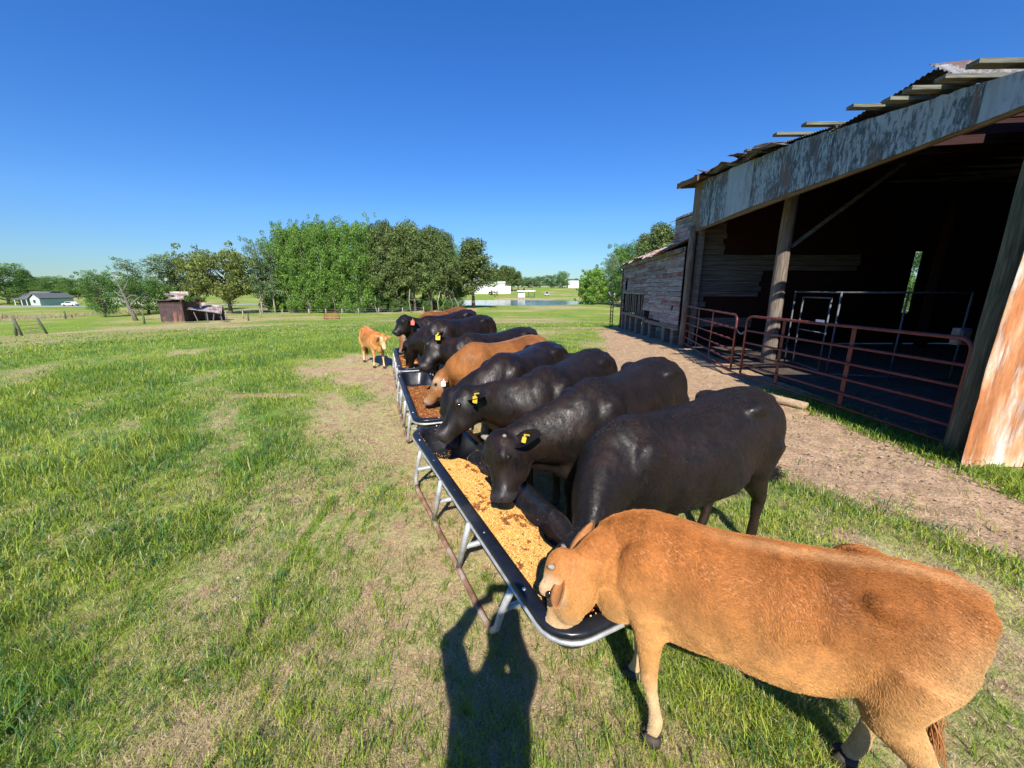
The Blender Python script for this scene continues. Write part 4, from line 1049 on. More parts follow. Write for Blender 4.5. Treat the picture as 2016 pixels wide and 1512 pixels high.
# ================================================================ barn
FX = lambda y: 5.02+.0667*y            # line of the open front
def corrugated(name, p00, u, v, lu, lv, mat, parent, amp=.010, pitch=.07, nv=10, warp=0.0, seed=0, thick=.0015, ragged=0.0, nrm=None):
    """sheet with ribs running along v; u across the ribs"""
    u = np.array(u, float); v = np.array(v, float); n = np.cross(u, v) if nrm is None else np.array(nrm, float); n /= np.linalg.norm(n)
    nu = int(lu/pitch*6); V = []
    for i in range(nu+1):
        a = i/nu*lu
        for j in range(nv+1):
            b = j/nv*lv
            if ragged and j == 0: b += ragged*(vnoise(a*5, seed)-.2)
            w = amp*math.sin(2*math.pi*a/pitch) + warp*(float(fbm(a*1.3+seed, b*1.3, 7+seed, 3))-.5)
            V.append(np.array(p00)+u*a+v*b+n*w)
    V = np.array(V); m = nv+1
    F = [(i*m+j, (i+1)*m+j, (i+1)*m+j+1, i*m+j+1) for i in range(nu) for j in range(nv)]
    off = len(V); V2 = V - n*thick*2; F2 = [tuple(x+off for x in f[::-1]) for f in F]
    rim = [i*m for i in range(nu+1)]+[nu*m+j for j in range(1, m)]+[i*m+nv for i in range(nu-1, -1, -1)]+[j for j in range(nv-1, 0, -1)]
    F3 = [(a, b, b+off, a+off) for a, b in zip(rim, rim[1:]+rim[:1])]
    Vw = np.concatenate([V, V2]); 
    if parent is not None: Vw = Vw-np.array(origin_of(parent))
    return link(name, new_mesh(name, Vw, F+F2+F3, [mat], True), parent)
def siding(name, p0, p1, z0, z1, mat, parent, bh=.16, face=(-1, 0), seed=3, holes=(), wob=.03, topf=None):
    """horizontal lap boards from p0 to p1 (xy), individual boards with gaps and sag, one mesh"""
    r = np.random.default_rng(seed); mb = MB(); p0 = np.array(p0, float); p1 = np.array(p1, float); L = np.linalg.norm(p1-p0); d = (p1-p0)/L
    bcs = []; nz = int((z1-z0)/bh); f = np.array([face[0], face[1]], float)
    for k in range(nz+1):
        z = z0+k*bh; s = 0.0
        while s < L:
            e = min(L, s+r.uniform(1.2, 3.2)); a0, a1 = s, e-.008
            segs = [(a0, a1)]
            for (h0, h1, hz0, hz1) in holes:
                if z+bh*.5 > hz0 and z+bh*.5 < hz1:
                    ns = []
                    for (x0, x1) in segs:
                        if x1 <= h0 or x0 >= h1: ns.append((x0, x1)); continue
                        if x0 < h0: ns.append((x0, h0+r.uniform(-.1, .1)))
                        if x1 > h1: ns.append((h1+r.uniform(-.1, .1), x1))
                    segs = ns
            for x0, x1 in segs:
                if x1-x0 < .08: continue
                m = max(1, int((x1-x0)/.5)); o1 = r.normal(0, .006); bc = (r.random()*.30+.24, r.uniform(.68, 1.15))
                for q in range(m):
                    q0, q1 = x0+(x1-x0)*q/m, x0+(x1-x0)*(q+1)/m
                    zz = lambda t: z+wob*(float(fbm(t*.5, z*.9, seed, 3))-.5)*2
                    A = p0+d*q0; B = p0+d*q1; zA, zB = zz(q0), zz(q1)
                    if topf and zA+bh > topf(q0): continue
                    V = []
                    for (pp, z_) in ((A, zA), (B, zB)):
                        for (o, dz) in ((.030+o1, 0.0), (.004+o1, bh*.95), (-.008, bh*.95), (-.008, 0.0)):
                            V.append((pp[0]+f[0]*o, pp[1]+f[1]*o, z_+dz))
                    bcs += [bc]*8
                    mb.add(V, [(0, 1, 2, 3), (7, 6, 5, 4), (0, 4, 5, 1), (1, 5, 6, 2), (2, 6, 7, 3), (3, 7, 4, 0)])
            s = e
    o = mb.build(name, mat, parent)
    a = o.data.color_attributes.new('Col', 'FLOAT_COLOR', 'POINT'); c = np.ones((len(bcs), 4), np.float32); c[:, :2] = np.array(bcs); a.data.foreach_set('color', c.ravel())
    return o
def build_barn():
    root = thing('barn', 'large open-fronted old barn with weathered tin fascia and dark interior', 'barn', (6.0, 9.0, 0))
    YN, YF = 3.95, 13.7
    ztop = lambda y: float(np.interp(y, [3.95, 4.7, 8.5, 13.7], [4.0, 4.12, 4.72, 5.22]))
    # fascia: overlapping sheets
    ys = [4.0, 5.1, 6.4, 7.5, 8.75, 10.1, 11.3, 12.4, 13.05, 13.7]
    for i, (a, b) in enumerate(zip(ys[:-1], ys[1:])):
        mb = MB(); n = 16; V = []
        off = .012*(i % 2)
        for k in range(n+1):
            y = a-.03+(b-a+.06)*k/n; x = FX(y)-off-.006*math.sin(k*2.1)
            zb = 3.78+.03*math.sin(y*.8); zt = ztop(y)+.02*math.sin(i*3.1)+rng.normal(0, .006)
            V += [(x, y, zb), (x, y, zt), (x+.004, y, zt), (x+.004, y, zb)]
        F = []
        for k in range(n):
            q = k*4
            for j in range(4): F.append((q+j, q+(j+1) % 4, q+4+(j+1) % 4, q+4+j))
        F += [(3, 2, 1, 0), (n*4, n*4+1, n*4+2, n*4+3)]
        mb.add(V, F); mb.build('fascia_sheet', M['fascia_clean'] if i in (0, 5) else M['fascia'] if i < 8 else M['fascia_rust'], root)
    bm_ = MB(); bm_.beam((FX(4.0)+.05, 4.0, 3.80), (FX(13.7)+.05, 13.7, 3.80), .06, .16); bm_.build('header_beam', M['brown_beam'], root)
    # rafters and brace
    rf = MB()
    for y in np.arange(5.0, 13.6, 1.1): rf.beam((FX(y)+.1, y, ztop(y)-.28), (17, y, ztop(y)+.35), .05, .2)
    rf.build('rafters', M['red_wood'], root)['kind'] = 'stuff'
    # purlins sticking out past the fascia
    for y, o, z_, t in ((4.88, .36, .12, .01), (5.26, .36, .10, .01), (5.68, .34, .10, .01), (6.06, .34, .08, .01), (6.62, .34, .12, .01), (7.75, .34, .12, .01), (8.58, .34, .12, .0), (9.8, .30, .10, .01), (11.0, .2, .08, 0)):
        o += rng.uniform(-.06, .10); p = MB(); p.beam((FX(y)-o, y+rng.uniform(-.03, .03), ztop(y)+z_+rng.uniform(-.03, .02)), (FX(y)+4.2, y+.05, ztop(y)+z_+.07), .13, .045); p.build('purlin', M['purlin'], root)
    # roof sheets: far part covered, strip near the front partly open
    def rz(x, y): return ztop(y)+.09-(.10 if y < 7.8 and x > 7 else 0)
    sh = 0
    for (y0, y1, x0, x1) in ((4.0, 5.3, FX(5)+1.9, 17), (5.3, 6.6, FX(6)+2.2, 17), (6.6, 7.9, FX(7)+2.3, 17), (7.75, 9.1, FX(8)+.12, 17), (9.1, 10.3, FX(10)+.05, 17), (10.3, 11.5, FX(11)-.12, 17), (11.5, 12.7, FX(12)-.10, 17), (12.7, 13.95, FX(13.3)-.38, 17)):
        sh += 1; zz = rz(x0, y0)+.012*(sh % 2); dz = (rz(x0, y1)-rz(x0, y0))/(y1-y0); dx = .0
        ua = np.array([0, 1, dz]); ua /= np.linalg.norm(ua)
        corrugated('roof_sheet', (x0, y0-.06, zz), ua, np.array([1, 0, dx]), (y1-y0)+.12, x1-x0, M['roof_tin'], root, warp=.10 if y0 > 9 else .03, seed=sh, nrm=(0, 0, 1), nv=30)
    ob_ = MB(); ob_.beam((FX(13.9)-.52, 13.93, 5.20), (FX(13.9)+.9, 13.93, 5.27), .05, .17); ob_.beam((FX(12.6)-.38, 12.55, 5.10), (FX(13.9)-.50, 13.95, 5.20), .05, .13); ob_.build('eave_board', M['brown_beam'], root)
    # lifted sheets
    corrugated('loose_roof_sheet', (FX(7.4)-.06, 7.55, 4.56), np.array([.06, -.985, .085]), np.array([.97, .02, .04]), 1.75, 1.05, M['roof_tin'], root, warp=.10, seed=21, nrm=(0, -.1, 1))
    corrugated('loose_roof_sheet', (FX(5.8)-.05, 5.82, 4.70), np.array([.06, -.80, -.60]), np.array([.97, .02, .10]), .66, .9, M['roof_tin'], root, warp=.05, seed=22, nrm=(0, -.2, 1))
    corrugated('loose_roof_sheet', (FX(12)-.30, 11.9, 5.20), np.array([0.1, .97, .04]), np.array([.97, -.1, .16]), 1.9, 1.4, M['roof_tin'], root, warp=.30, seed=23, nrm=(0, 0, 1))
    corrugated('loose_roof_sheet', (FX(10.6)-.16, 9.4, 4.90), np.array([0.0, .97, .10]), np.array([.97, 0, .16]), 1.7, 1.0, M['roof_tin'], root, warp=.30, seed=24, nrm=(0, 0, 1))
    for k_, (yy, ln_, tl, up_) in enumerate(((8.9, .8, .22, .10), (9.6, .7, -.15, .16), (10.4, .6, .25, .12), (11.3, .9, -.12, .20), (12.3, .7, .30, .14), (13.1, .75, -.20, .22))):
        corrugated('bent_roof_scrap', (FX(yy)-.28, yy, ztop(yy)+up_), np.array([.05, .97, tl]), np.array([.95, .0, -.10+.2*(k_ % 2)]), ln_, .7, M['roof_tin'], root, warp=.22, seed=60+k_, nrm=(0, 0, 1), nv=8)
    # walls
    w = MB(); 
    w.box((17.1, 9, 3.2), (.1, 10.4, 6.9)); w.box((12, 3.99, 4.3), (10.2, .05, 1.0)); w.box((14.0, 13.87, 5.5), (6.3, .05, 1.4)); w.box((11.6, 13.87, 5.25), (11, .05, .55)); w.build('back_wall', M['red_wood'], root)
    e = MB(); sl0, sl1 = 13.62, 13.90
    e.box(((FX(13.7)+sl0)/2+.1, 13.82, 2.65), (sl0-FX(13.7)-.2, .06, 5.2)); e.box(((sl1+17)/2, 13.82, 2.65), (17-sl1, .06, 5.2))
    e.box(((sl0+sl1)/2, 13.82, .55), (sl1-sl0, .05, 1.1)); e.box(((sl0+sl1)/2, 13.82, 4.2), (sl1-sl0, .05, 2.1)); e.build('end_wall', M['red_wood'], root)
    # grey boards on the end wall facing us
    y_ = 13.74; x0 = FX(13.7)+.25
    siding('lower_board_patch', (x0, y_), (x0+2.2, y_), .62, .95, M['grey_wood'], root, face=(0, -1), seed=19, bh=.17)
    siding('board_patch', (x0, y_), (x0+8, y_), 1.0, 4.9, M['grey_wood'], root, face=(0, -1), seed=9, bh=.17,
           holes=[(1.0, 9, 3.05, 3.6), (.4, 3.1, .55, 1.62), (2.3, 9, 1.62, 2.5), (5.5, 9, 0, 6), (.9, 9, 3.3, 6), (3.1, 9, .6, 1.8)])
    b2 = MB(); b2.beam((x0+.1, 13.66, 0), (x0+.1, 13.66, 4.2), .16, .10, up=(0, 1, 0)); b2.beam((x0+.0, 13.4, 0), (x0+.0, 13.4, 3.9), .10, .12, up=(0, 1, 0)); b2.build('corner_stud', M['grey_wood'], root)
    # near end wall: sheet panels lit by the sun
    ne = MB(); ne.box(((5.15+17)/2, 4.06, 2.0), (17-5.2, .05, 4.0)); ne.build('near_wall_boards', M['red_wood'], root)
    xs = [4.90, 5.62, 6.34, 7.06, 7.78, 8.5, 9.22]
    for i, (a, b) in enumerate(zip(xs[:-1], xs[1:])):
        corrugated('rusty_wall_sheet', (a-.03*(i > 0), 3.93-.012*(i % 2), -.02+.03*(i == 0)), (1, 0, 0), np.array([0.004, .0, 1]), b-a+.05, 3.75, M['rust_tin'], root, amp=.007, pitch=.20, nv=24, warp=.05, seed=31+i, nrm=(0, -1, 0))
    # posts
    def post(label, x, y, h, r0, r1, mat, lean=(0, 0)):
        mb = MB(); n = 12
        pts = [(x+lean[0]*t+.012*math.sin(t*7+x), y+lean[1]*t, -.1+(h+.1)*t) for t in np.linspace(0, 1, n)]
        mb.tube(pts, [r0+(r1-r0)*t+.004*math.sin(t*19) for t in np.linspace(0, 1, n)], 16)
        mb.build('post', mat, root, smooth=True, label=label)
    post('thick grey pole with sunlit brown foot', 6.66, 10.0, 4.6, .17, .135, M['pole'], (-.02, 0))
    post('green algae stained corner pole', 5.24, 4.25, 4.0, .125, .11, M['pole_green'])
    post('dark far corner pole', 5.90, 13.45, 3.9, .12, .11, M['pole'])
    post('dim pole deep inside beside the bright slit', 13.6, 12.9, 4.6, .16, .14, M['red_wood'])  # interior shade painted on by using the darkened board colour
    br = MB(); br.beam((6.78, 9.98, 2.9), (9.1, 9.98, 4.75), .05, .13, up=(0, 1, 0)); br.build('diagonal_brace', M['grey_wood'], root)
    fl = MB(); nx_, ny_ = 40, 30; 
    return root
M['fascia_rust'] = mat_tin('rust_stained_fascia', (.30, .30, .27), (.08, .07, .06), (.22, .12, .05), .50)
M['brown_beam'] = nmat('brown_beam', [(.3, (.12, .07, .03)), (.6, (.24, .15, .07))], 4, (6, .5, 6), rough=.85, bumpn=.5)
build_barn()
# earth floor inside the barn
def barn_floor():
    n, m_ = 60, 50; V = []; 
    for i in range(n+1):
        for j in range(m_+1):
            y = 4.1+9.6*j/m_; x = FX(y)+.15+(16.9-FX(y))*i/n
            V.append((x, y, .012+.03*float(fbm(x*2, y*2, 5, 3))))
    F = [(i*(m_+1)+j, (i+1)*(m_+1)+j, (i+1)*(m_+1)+j+1, i*(m_+1)+j+1) for i in range(n) for j in range(m_)]
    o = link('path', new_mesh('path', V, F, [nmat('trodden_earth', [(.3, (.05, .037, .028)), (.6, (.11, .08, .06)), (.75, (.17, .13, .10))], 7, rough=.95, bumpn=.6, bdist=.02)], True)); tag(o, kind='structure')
barn_floor()
# ---------------------------------------------------------------- gates
def make_gate(label, A, B, ntop_l, ntop_r, zs, stays=(.33, .66), rr=.022, latch=False, rise=(0, 0)):
    A = Vector((*A, 0)); B = Vector((*B, 0)); d = (B-A); L = d.length; d.normalize()
    root = thing('farm_gate', label, 'gate', tuple(A), 0, 'red tube gates across the barn front')
    zt = zs[-1]; r = .14; Pt = lambda s, z: Vector((d.x*s, d.y*s, z+rise[0]+(rise[1]-rise[0])*s/L))
    fr = MB(); pts = [Pt(0, zs[0])]
    if ntop_l: pts += [Pt(0, zt-r)]+[Pt(r-r*math.cos(a), zt-r+r*math.sin(a)) for a in np.linspace(.2, 1.57, 6)]
    else: pts += [Pt(0, zt)]
    if ntop_r: pts += [Pt(L-r+r*math.sin(a), zt-r+r*math.cos(a)) for a in np.linspace(0, 1.4, 6)]+[Pt(L, zt-r)]
    else: pts += [Pt(L, zt)]
    pts += [Pt(L, zs[0])]
    fr.tube(pts, rr*1.12, 10)
    def sub(name, b, m_): return link(name, new_mesh(name, np.concatenate(b.V), b.F, [m_], name != 'stay'), root)
    sub('frame', fr, M['gate'])
    for z in zs[:-1]:
        b = MB(); b.tube([Pt(0, z), Pt(L*.5, z-.004), Pt(L, z)], rr*.9, 10); sub('rail', b, M['gate'])
    for s in stays:
        b = MB(); off = Vector((-d.y, d.x, 0))*(.026)
        b.beam(Pt(L*s, zs[0]-.02)+off, Pt(L*s, zt+.01)+off, .075, .006, up=tuple(off.normalized())); sub('stay', b, M['gate'])
    return root
ZS = [.13, .34, .57, .81, 1.06, 1.36]
make_gate('long red tube gate between the middle opening and the green pole', (4.96, 8.27), (5.17, 4.33), True, True, ZS, stays=(.26, .62))
make_gate('short red tube gate swung between the dark far pole and the long gate', (5.86, 13.2), (4.94, 8.62), False, True, ZS, stays=(.30, .60))
def gate_bits():
    for o in bpy.data.objects:
        if o.name == 'farm_gate':
            m_ = MB(); m_.beam((5.045, 6.52, 1.395), (5.05, 6.34, 1.395), .004, .05); m_.build('nameplate', M['white'], o)
    c = thing('gate_chain', 'short steel chain hanging where the two red gates meet', 'chain', (4.95, 8.44, 1.1))
    m_ = MB()
    for k in range(9):
        t = k/8; P0 = Vector((4.935+.02*t, 8.62-.36*t, 1.10-.10*math.sin(math.pi*t)-.05*t)); a_ = np.linspace(0, 2*np.pi, 9)
        ax = Vector((0, -1, -.2)).normalized(); up = Vector((1, 0, 0)) if k % 2 else Vector((0, 0, 1))
        m_.tube([P0+ax*(.026*math.cos(a))+up*(.013*math.sin(a)) for a in a_], .004, 5, cap=False)
    m_.build('links', M['galv'], c)
gate_bits()
# kennel panels inside
def kennel():
    root = thing('kennel_panel', 'grey galvanised kennel panel with a narrow door inside the barn', 'kennel panel', (6.95, 8.6, 0))
    def tb(name, a, b, r=.018):
        m_ = MB(); m_.tube([a, b], r, 8); m_.build(name, M['galv_dull_shaded'], root, smooth=True)
    A, B, C_, D = (7.25, 10.2), (7.12, 9.72), (6.93, 8.62), (6.9, 8.35)
    for p in (A, D, (8.0, 8.05), (8.95, 7.75)): tb('upright', (*p, 0), (*p, 1.86))
    tb('top_rail', (*A, 1.84), (*D, 1.84)); tb('top_rail', (*D, 1.84), (8.95, 7.75, 1.84)); tb('bottom_rail', (*D, .1), (8.95, 7.75, .1))
    d = MB(); d.tube([(*B, .12), (*B, 1.72)], .017, 8); d.tube([(*C_, .12), (*C_, 1.72)], .017, 8)
    for z in (.12, .95, 1.72): d.tube([(*B, z), (*C_, z)], .016, 8)
    d.build('door', M['galv_dull_shaded'], root, smooth=True)
kennel()
# ---------------------------------------------------------------- far wing
def wing():
    root = thing('shed_wing', 'faded red board wing with sagging siding and rusty wavy roof edge', 'barn wing', (6.2, 18, 0))
    WX = lambda y: 5.0+.06*y
    A, B = (WX(13.75), 13.75), (WX(23.0), 23.0); g = lambda y: gz(6, y)
    siding('siding', A, B, .52, 3.2, M['siding'], root, bh=.165, face=(-1, .06), seed=5, wob=.05, holes=[(4.6, 8.9, .45, 1.75), (8.1, 8.6, 1.9, 2.45), (3.6, 4.7, .4, 1.05), (2.0, 4.5, .4, .72), (.6, .85, 1.2, 1.4)])
    bk = MB(); bk.box(((WX(18.4)+.75), 18.4, 1.7), (.06, 9.0, 3.0), rz=-.06); bk.build('inner_wall', M['red_wood'], root)
    ew = MB(); ew.box((WX(23)+2.6, 23.05, 1.9), (5.2, .06, 2.6)); ew.build('end_wall', M['siding'], root)
    for y in (14.3, 15.3, 17.2, 18.3, 19.6, 20.8, 21.9, 22.8):
        p = MB(); p.box((WX(y)+.12, y, .28+g(y)/2), (.26, .26, .62-g(y))); p.build('pier', M['grey_wood'], root, bevel=.02)
    fb = MB(); fb.beam((WX(13.8)+.04, 13.8, .56), (WX(17.9)+.04, 17.9, .52), .16, .14); fb.beam((WX(17.9)-.03, 17.9, .62), (WX(22.9)-.03, 22.9, .62), .10, .12); fb.build('sill_beam', M['grey_wood'], root)
    for y in np.linspace(18.5, 22.4, 11):
        s_ = MB(); s_.beam((WX(y)+.06, y, .6), (WX(y)+.06+rng.normal(0, .01), y+rng.normal(0, .04), 1.8), .11, .03, up=(1, 0, 0)); s_.build('slat', M['grey_wood'], root)
    bd = MB(); bd.beam((WX(17.8)-.02, 17.8, 1.80), (WX(22.9)-.02, 22.9, 1.82), .04, .12); bd.build('opening_header', M['grey_wood'], root)
    rb = MB(); rb.beam((WX(13.75)-.10, 13.8, 3.20), (WX(23)-.12, 23.1, 3.12), .05, .14); rb.build('eave_board', M['roof_tin'], root)
    corrugated('roof', (WX(13.8)-.35, 13.8, 3.28), np.array([.06, 1, -.012]), np.array([.93, 0, .36]), 9.5, 3.9, M['roof_far'], root, amp=.02, pitch=.2, warp=.30, seed=41, nrm=(-.3, 0, 1), nv=16, ragged=.22)
    cp = MB(); cp.tube([(WX(23.1)-.02, 23.1, -.3), (WX(23.1)-.02, 23.1, 3.1)], .045, 10); cp.build('corner_pipe', M['gate'], root, smooth=True)
wing()
def tall_barn():
    root = thing('tall_barn', 'tall grey board section rising behind the near barn', 'barn', (10, 18.5, 0))
    x0 = 7.15; y0 = 14.3; ze = 4.78
    siding('siding', (x0-.05, y0), (x0-.05, y0+3.7), 3.2, ze, M['siding'], root, bh=.17, face=(-1, 0), seed=15, wob=.03)
    siding('front_siding', (x0, y0), (12.2, y0), 3.2, ze+1.0, M['siding'], root, bh=.17, face=(0, -1), seed=16, wob=.03, topf=lambda t: ze+.05+.38*min(t, 5.2-t))
    bx = MB(); bx.box((x0+2.6, y0+1.85, 2.35), (5.1, 3.6, 4.75)); bx.build('core_wall', M['red_wood'], root)
    corrugated('roof', (x0-.22, y0-.35, ze-.02), np.array([.0, 1, 0]), np.array([.93, 0, .355]), 4.3, 3.0, M['roof_tin'], root, warp=.06, seed=44, nrm=(-.3, 0, 1))
    corrugated('roof', (x0+5.6, y0-.35, ze-.02), np.array([.0, 1, 0]), np.array([-.93, 0, .355]), 4.3, 3.0, M['roof_tin'], root, warp=.06, seed=45, nrm=(.3, 0, 1))
tall_barn()
# small things by the barn
def near_barn_bits():
    a = at(1515, 783, .06); b = at(1586, 800, .06)
    mb = MB(); mb.tube([(a[0]-.2, a[1]+.42, .07), (a[0], a[1], .065), (b[0]+.02, b[1], .06)], [.075, .07, .062], 14)
    o = mb.build('log', M['log'], None, smooth=True); tag(o, 'cut round wooden pole lying on the dirt before the long gate', 'log')
    r_ = thing('metal_rack', 'dark metal ladder rack leaning at the far corner of the red wing', 'rack', (6.1, 24.0, gz(6, 24)))
    for sx in (0, .55):
        m_ = MB(); m_.tube([(6.0+sx*.5, 24.0+sx, gz(6, 24)), (6.0+sx*.5, 24.0+sx, gz(6, 24)+1.45)], .03, 8); m_.build('upright', M['gate'], r_, smooth=True)
    for z in np.linspace(.15, 1.4, 7):
        m_ = MB(); m_.tube([(6.0, 24.0, gz(6, 24)+z), (6.28, 24.55, gz(6, 24)+z)], .022, 8); m_.build('rung', M['gate'], r_, smooth=True)
    bx = thing('electric_box', 'small grey box fixed beside the green corner pole', 'electric box', (5.42, 4.7, 1.35))
    m_ = MB(); m_.box((5.42, 4.7, 1.35), (.14, .10, .20)); m_.build('housing', M['galv_dull_shaded'], bx, bevel=.01)
    m_ = MB(); m_.box((5.42, 4.643, 1.35), (.11, .012, .16)); m_.build('cover', M['galv_dull_shaded'], bx, bevel=.004)
near_barn_bits()
# ================================================================ trees
def leaf_cloud(clumps, nl, size, cols, rng_, flat=0.0, droop=0.0, elong=1.6):
    """clumps: list of (center, radius, tone). nl leaves per unit; returns V, F, C"""
    cs = np.array([c[0] for c in clumps]); rs = np.array([c[1] for c in clumps]); ts = np.array([c[2] for c in clumps])
    w = rs**2; idx = rng_.choice(len(cs), nl, p=w/w.sum())
    dirs = rng_.normal(size=(nl, 3)); dirs /= np.linalg.norm(dirs, axis=1)[:, None]
    rad = rng_.uniform(.25, 1.10, nl)**.6*np.where(rng_.random(nl) < .12, rng_.uniform(1.0, 1.35, nl), 1.0)
    P = cs[idx]+dirs*(rs[idx]*rad)[:, None]*np.array([1, 1, .75])
    n = dirs*.6+rng_.normal(size=(nl, 3))*.7+np.array([0, 0, flat]); n /= np.linalg.norm(n, axis=1)[:, None]
    a = np.cross(n, rng_.normal(size=(nl, 3))); a /= np.linalg.norm(a, axis=1)[:, None]; b = np.cross(n, a)
    s = (size*rng_.uniform(.55, 1.35, nl))[:, None]
    Q = np.stack([P-a*s*.5*elong, P+b*s*.5, P+a*s*.5*elong+n*s*.15, P-b*s*.5], 1)
    C = np.array(cols)[rng_.integers(0, len(cols), nl)]*ts[idx][:, None]*rng_.uniform(.7, 1.3, (nl, 1))
    return Q.reshape(-1, 3), np.arange(nl*4).reshape(-1, 4), np.repeat(C, 4, axis=0)
PAL = {
 'bright': [(.15, .27, .045), (.20, .34, .065), (.10, .20, .035)],
 'mid': [(.12, .235, .05), (.17, .30, .065), (.09, .18, .04)],
 'oak': [(.19, .24, .055), (.26, .30, .08), (.13, .17, .045)],
 'pine': [(.10, .165, .05), (.15, .21, .062), (.20, .24, .08)],
 'pale': [(.19, .28, .12), (.25, .34, .17), (.15, .23, .10)],
 'willow': [(.20, .35, .05), (.27, .42, .08), (.14, .27, .05)],
}
def proto_tree(kind, seed, H=16.0, Wd=8.0):
    r = np.random.default_rng(seed); tr = MB(); limbs = []
    shape = dict(bright=(.07, 1.0, .9), mid=(.15, 1.0, .9), oak=(.26, 1.0, 1.0), pine=(.26, 1.0, .8), pale=(.25, 1.0, .6), willow=(.05, 1.0, 1.0), bush=(.0, 1, 1))[kind]
    z0 = shape[0]*H; r0 = H*.019 if kind != 'oak' else H*.032
    if kind in ('pale',): r0 = H*.014
    lean = r.normal(0, .02, 2)*H
    tp = [(lean[0]*t*t+.15*math.sin(t*5+seed), lean[1]*t*t, H*.93*t-.3) for t in np.linspace(0, 1, 8)]
    if kind == 'oak': tp = tp[:5]
    tr.tube(tp, [r0*(1.25 if i == 0 else 1)*(1-.85*i/7) for i in range(len(tp))], 7)
    clumps = []; nlimb = dict(bright=34, mid=30, oak=52, pine=30, pale=20, willow=34)[kind]
    for k in range(nlimb):
        t = (k+.5)/nlimb; az = k*2.399+r.normal(0, .3)
        if kind == 'pine': zz = z0+(H*.97-z0)*t**.9; ext = Wd/2*(1.0-.75*t**1.8)*(.55+.45*math.sin(math.pi*min(1, t*1.35+.15)))*r.uniform(.7, 1.1)
        elif kind == 'oak': zz = H*(.34+.56*t); ext = Wd/2*math.sqrt(max(.05, 1-((t-.42)/.72)**2))*r.uniform(.65, 1.05)
        elif kind == 'willow': zz = H*(.10+.82*t); ext = Wd/2*math.sqrt(max(.05, 1-((t-.35)/.72)**2))*r.uniform(.6, 1.0)
        elif kind == 'pale': zz = z0+(H*.98-z0)*t; ext = Wd/2*(1-.6*t)*r.uniform(.3, 1.0)
        else: zz = z0+(H*.95-z0)*t; ext = Wd/2*math.sqrt(max(.06, 1-((t-.40)/.68)**2))*r.uniform(.55, 1.05)
        bz = max(z0*.7, zz-ext*.55) if kind != 'pine' else zz-ext*.05
        bi = bz/H; c0 = Vector((lean[0]*bi*bi, lean[1]*bi*bi, min(bz, H*.85)))
        e = Vector((c0.x+math.cos(az)*ext, c0.y+math.sin(az)*ext, zz))
        md = (c0+e)/2+Vector((0, 0, ext*.08)); lr = r0*.42*(1-.6*t)
        tr.tube([c0, md, e], [lr*1.3, lr*.8, lr*.3], 5)
        cr = dict(bright=.105, mid=.11, oak=.105, pine=.10, pale=.075, willow=.12)[kind]*H*r.uniform(.7, 1.25)
        tone = r.uniform(.75, 1.3)
        clumps.append((tuple(e*.88+c0*.12), cr, tone))
        if ext > Wd*.22:
            clumps.append((tuple(md+Vector(r.normal(0, cr*.4, 3))), cr*.8, tone*r.uniform(.8, 1.1)))
            for q in range(2): clumps.append((tuple(e+Vector(r.normal(0, cr*.75, 3))), cr*.5, r.uniform(.75, 1.35)))
    nl = dict(bright=17000, mid=15000, oak=17000, pine=17000, pale=5200, willow=15000)[kind]
    sz = dict(bright=.22, mid=.22, oak=.30, pine=.20, pale=.20, willow=.40)[kind]*H/16
    V, F, C = leaf_cloud(clumps, nl, sz, PAL[kind], r, flat=.4 if kind == 'pine' else .1, elong=2.2 if kind == 'pine' else 1.5)
    return new_mesh('trunk', np.concatenate(tr.V), tr.F, [M['bark_pale' if kind in ('pale', 'bright') else 'bark']], True), new_mesh('crown', V, F, [M['leaf']], False, cols=C), H, Wd
PROTO = {}
for kind, sz in (('bright', (16, 9)), ('mid', (14, 10)), ('oak', (14, 17)), ('pine', (18, 8.5)), ('pale', (15, 7)), ('willow', (8, 9))):
    PROTO[kind] = [proto_tree(kind, 100+7*i+len(kind), *sz) for i in range(3 if kind in ('bright', 'pine', 'mid') else 2)]
NAMES = dict(bright='leafy_tree', mid='leafy_tree', oak='oak_tree', pine='pine_tree', pale='slender_tree', willow='willow_tree')
def tree(kind, px, base, top, wpx, label, group, Y=None, v=0):
    """px: photo column; base/top: photo rows; stands on the terrain where the ray through its base row meets it"""
    if Y is None:
        for y_ in np.arange(20, 600, .5):
            u = (px-1008)/765; vv = (base-756)/765; fw = CP-vv*SP; dn = SP+vv*CP
            x_ = u*y_/fw
            if CAMH-dn*y_/fw < gz(x_, y_): break
        Y = y_
    u = (px-1008)/765; fwb = CP-((600-756)/765)*SP; x = u*Y/fwb; g = gz(x, Y)
    vt = (top-756)/765; ztop_ = CAMH-(SP+vt*CP)/(CP-vt*SP)*Y; h = ztop_-g
    w = wpx/765*Y/fwb
    tm, cm, H, Wd = PROTO[kind][v % len(PROTO[kind])]
    root = thing(NAMES[kind], label, 'tree', (x, Y, g-.1), rng.uniform(0, 6.28), group)
    root.scale = (w/Wd, w/Wd, h/H)
    link('trunk', tm, root); link('crown', cm, root)
    return root
W1 = 'trees of the wood behind the pasture'
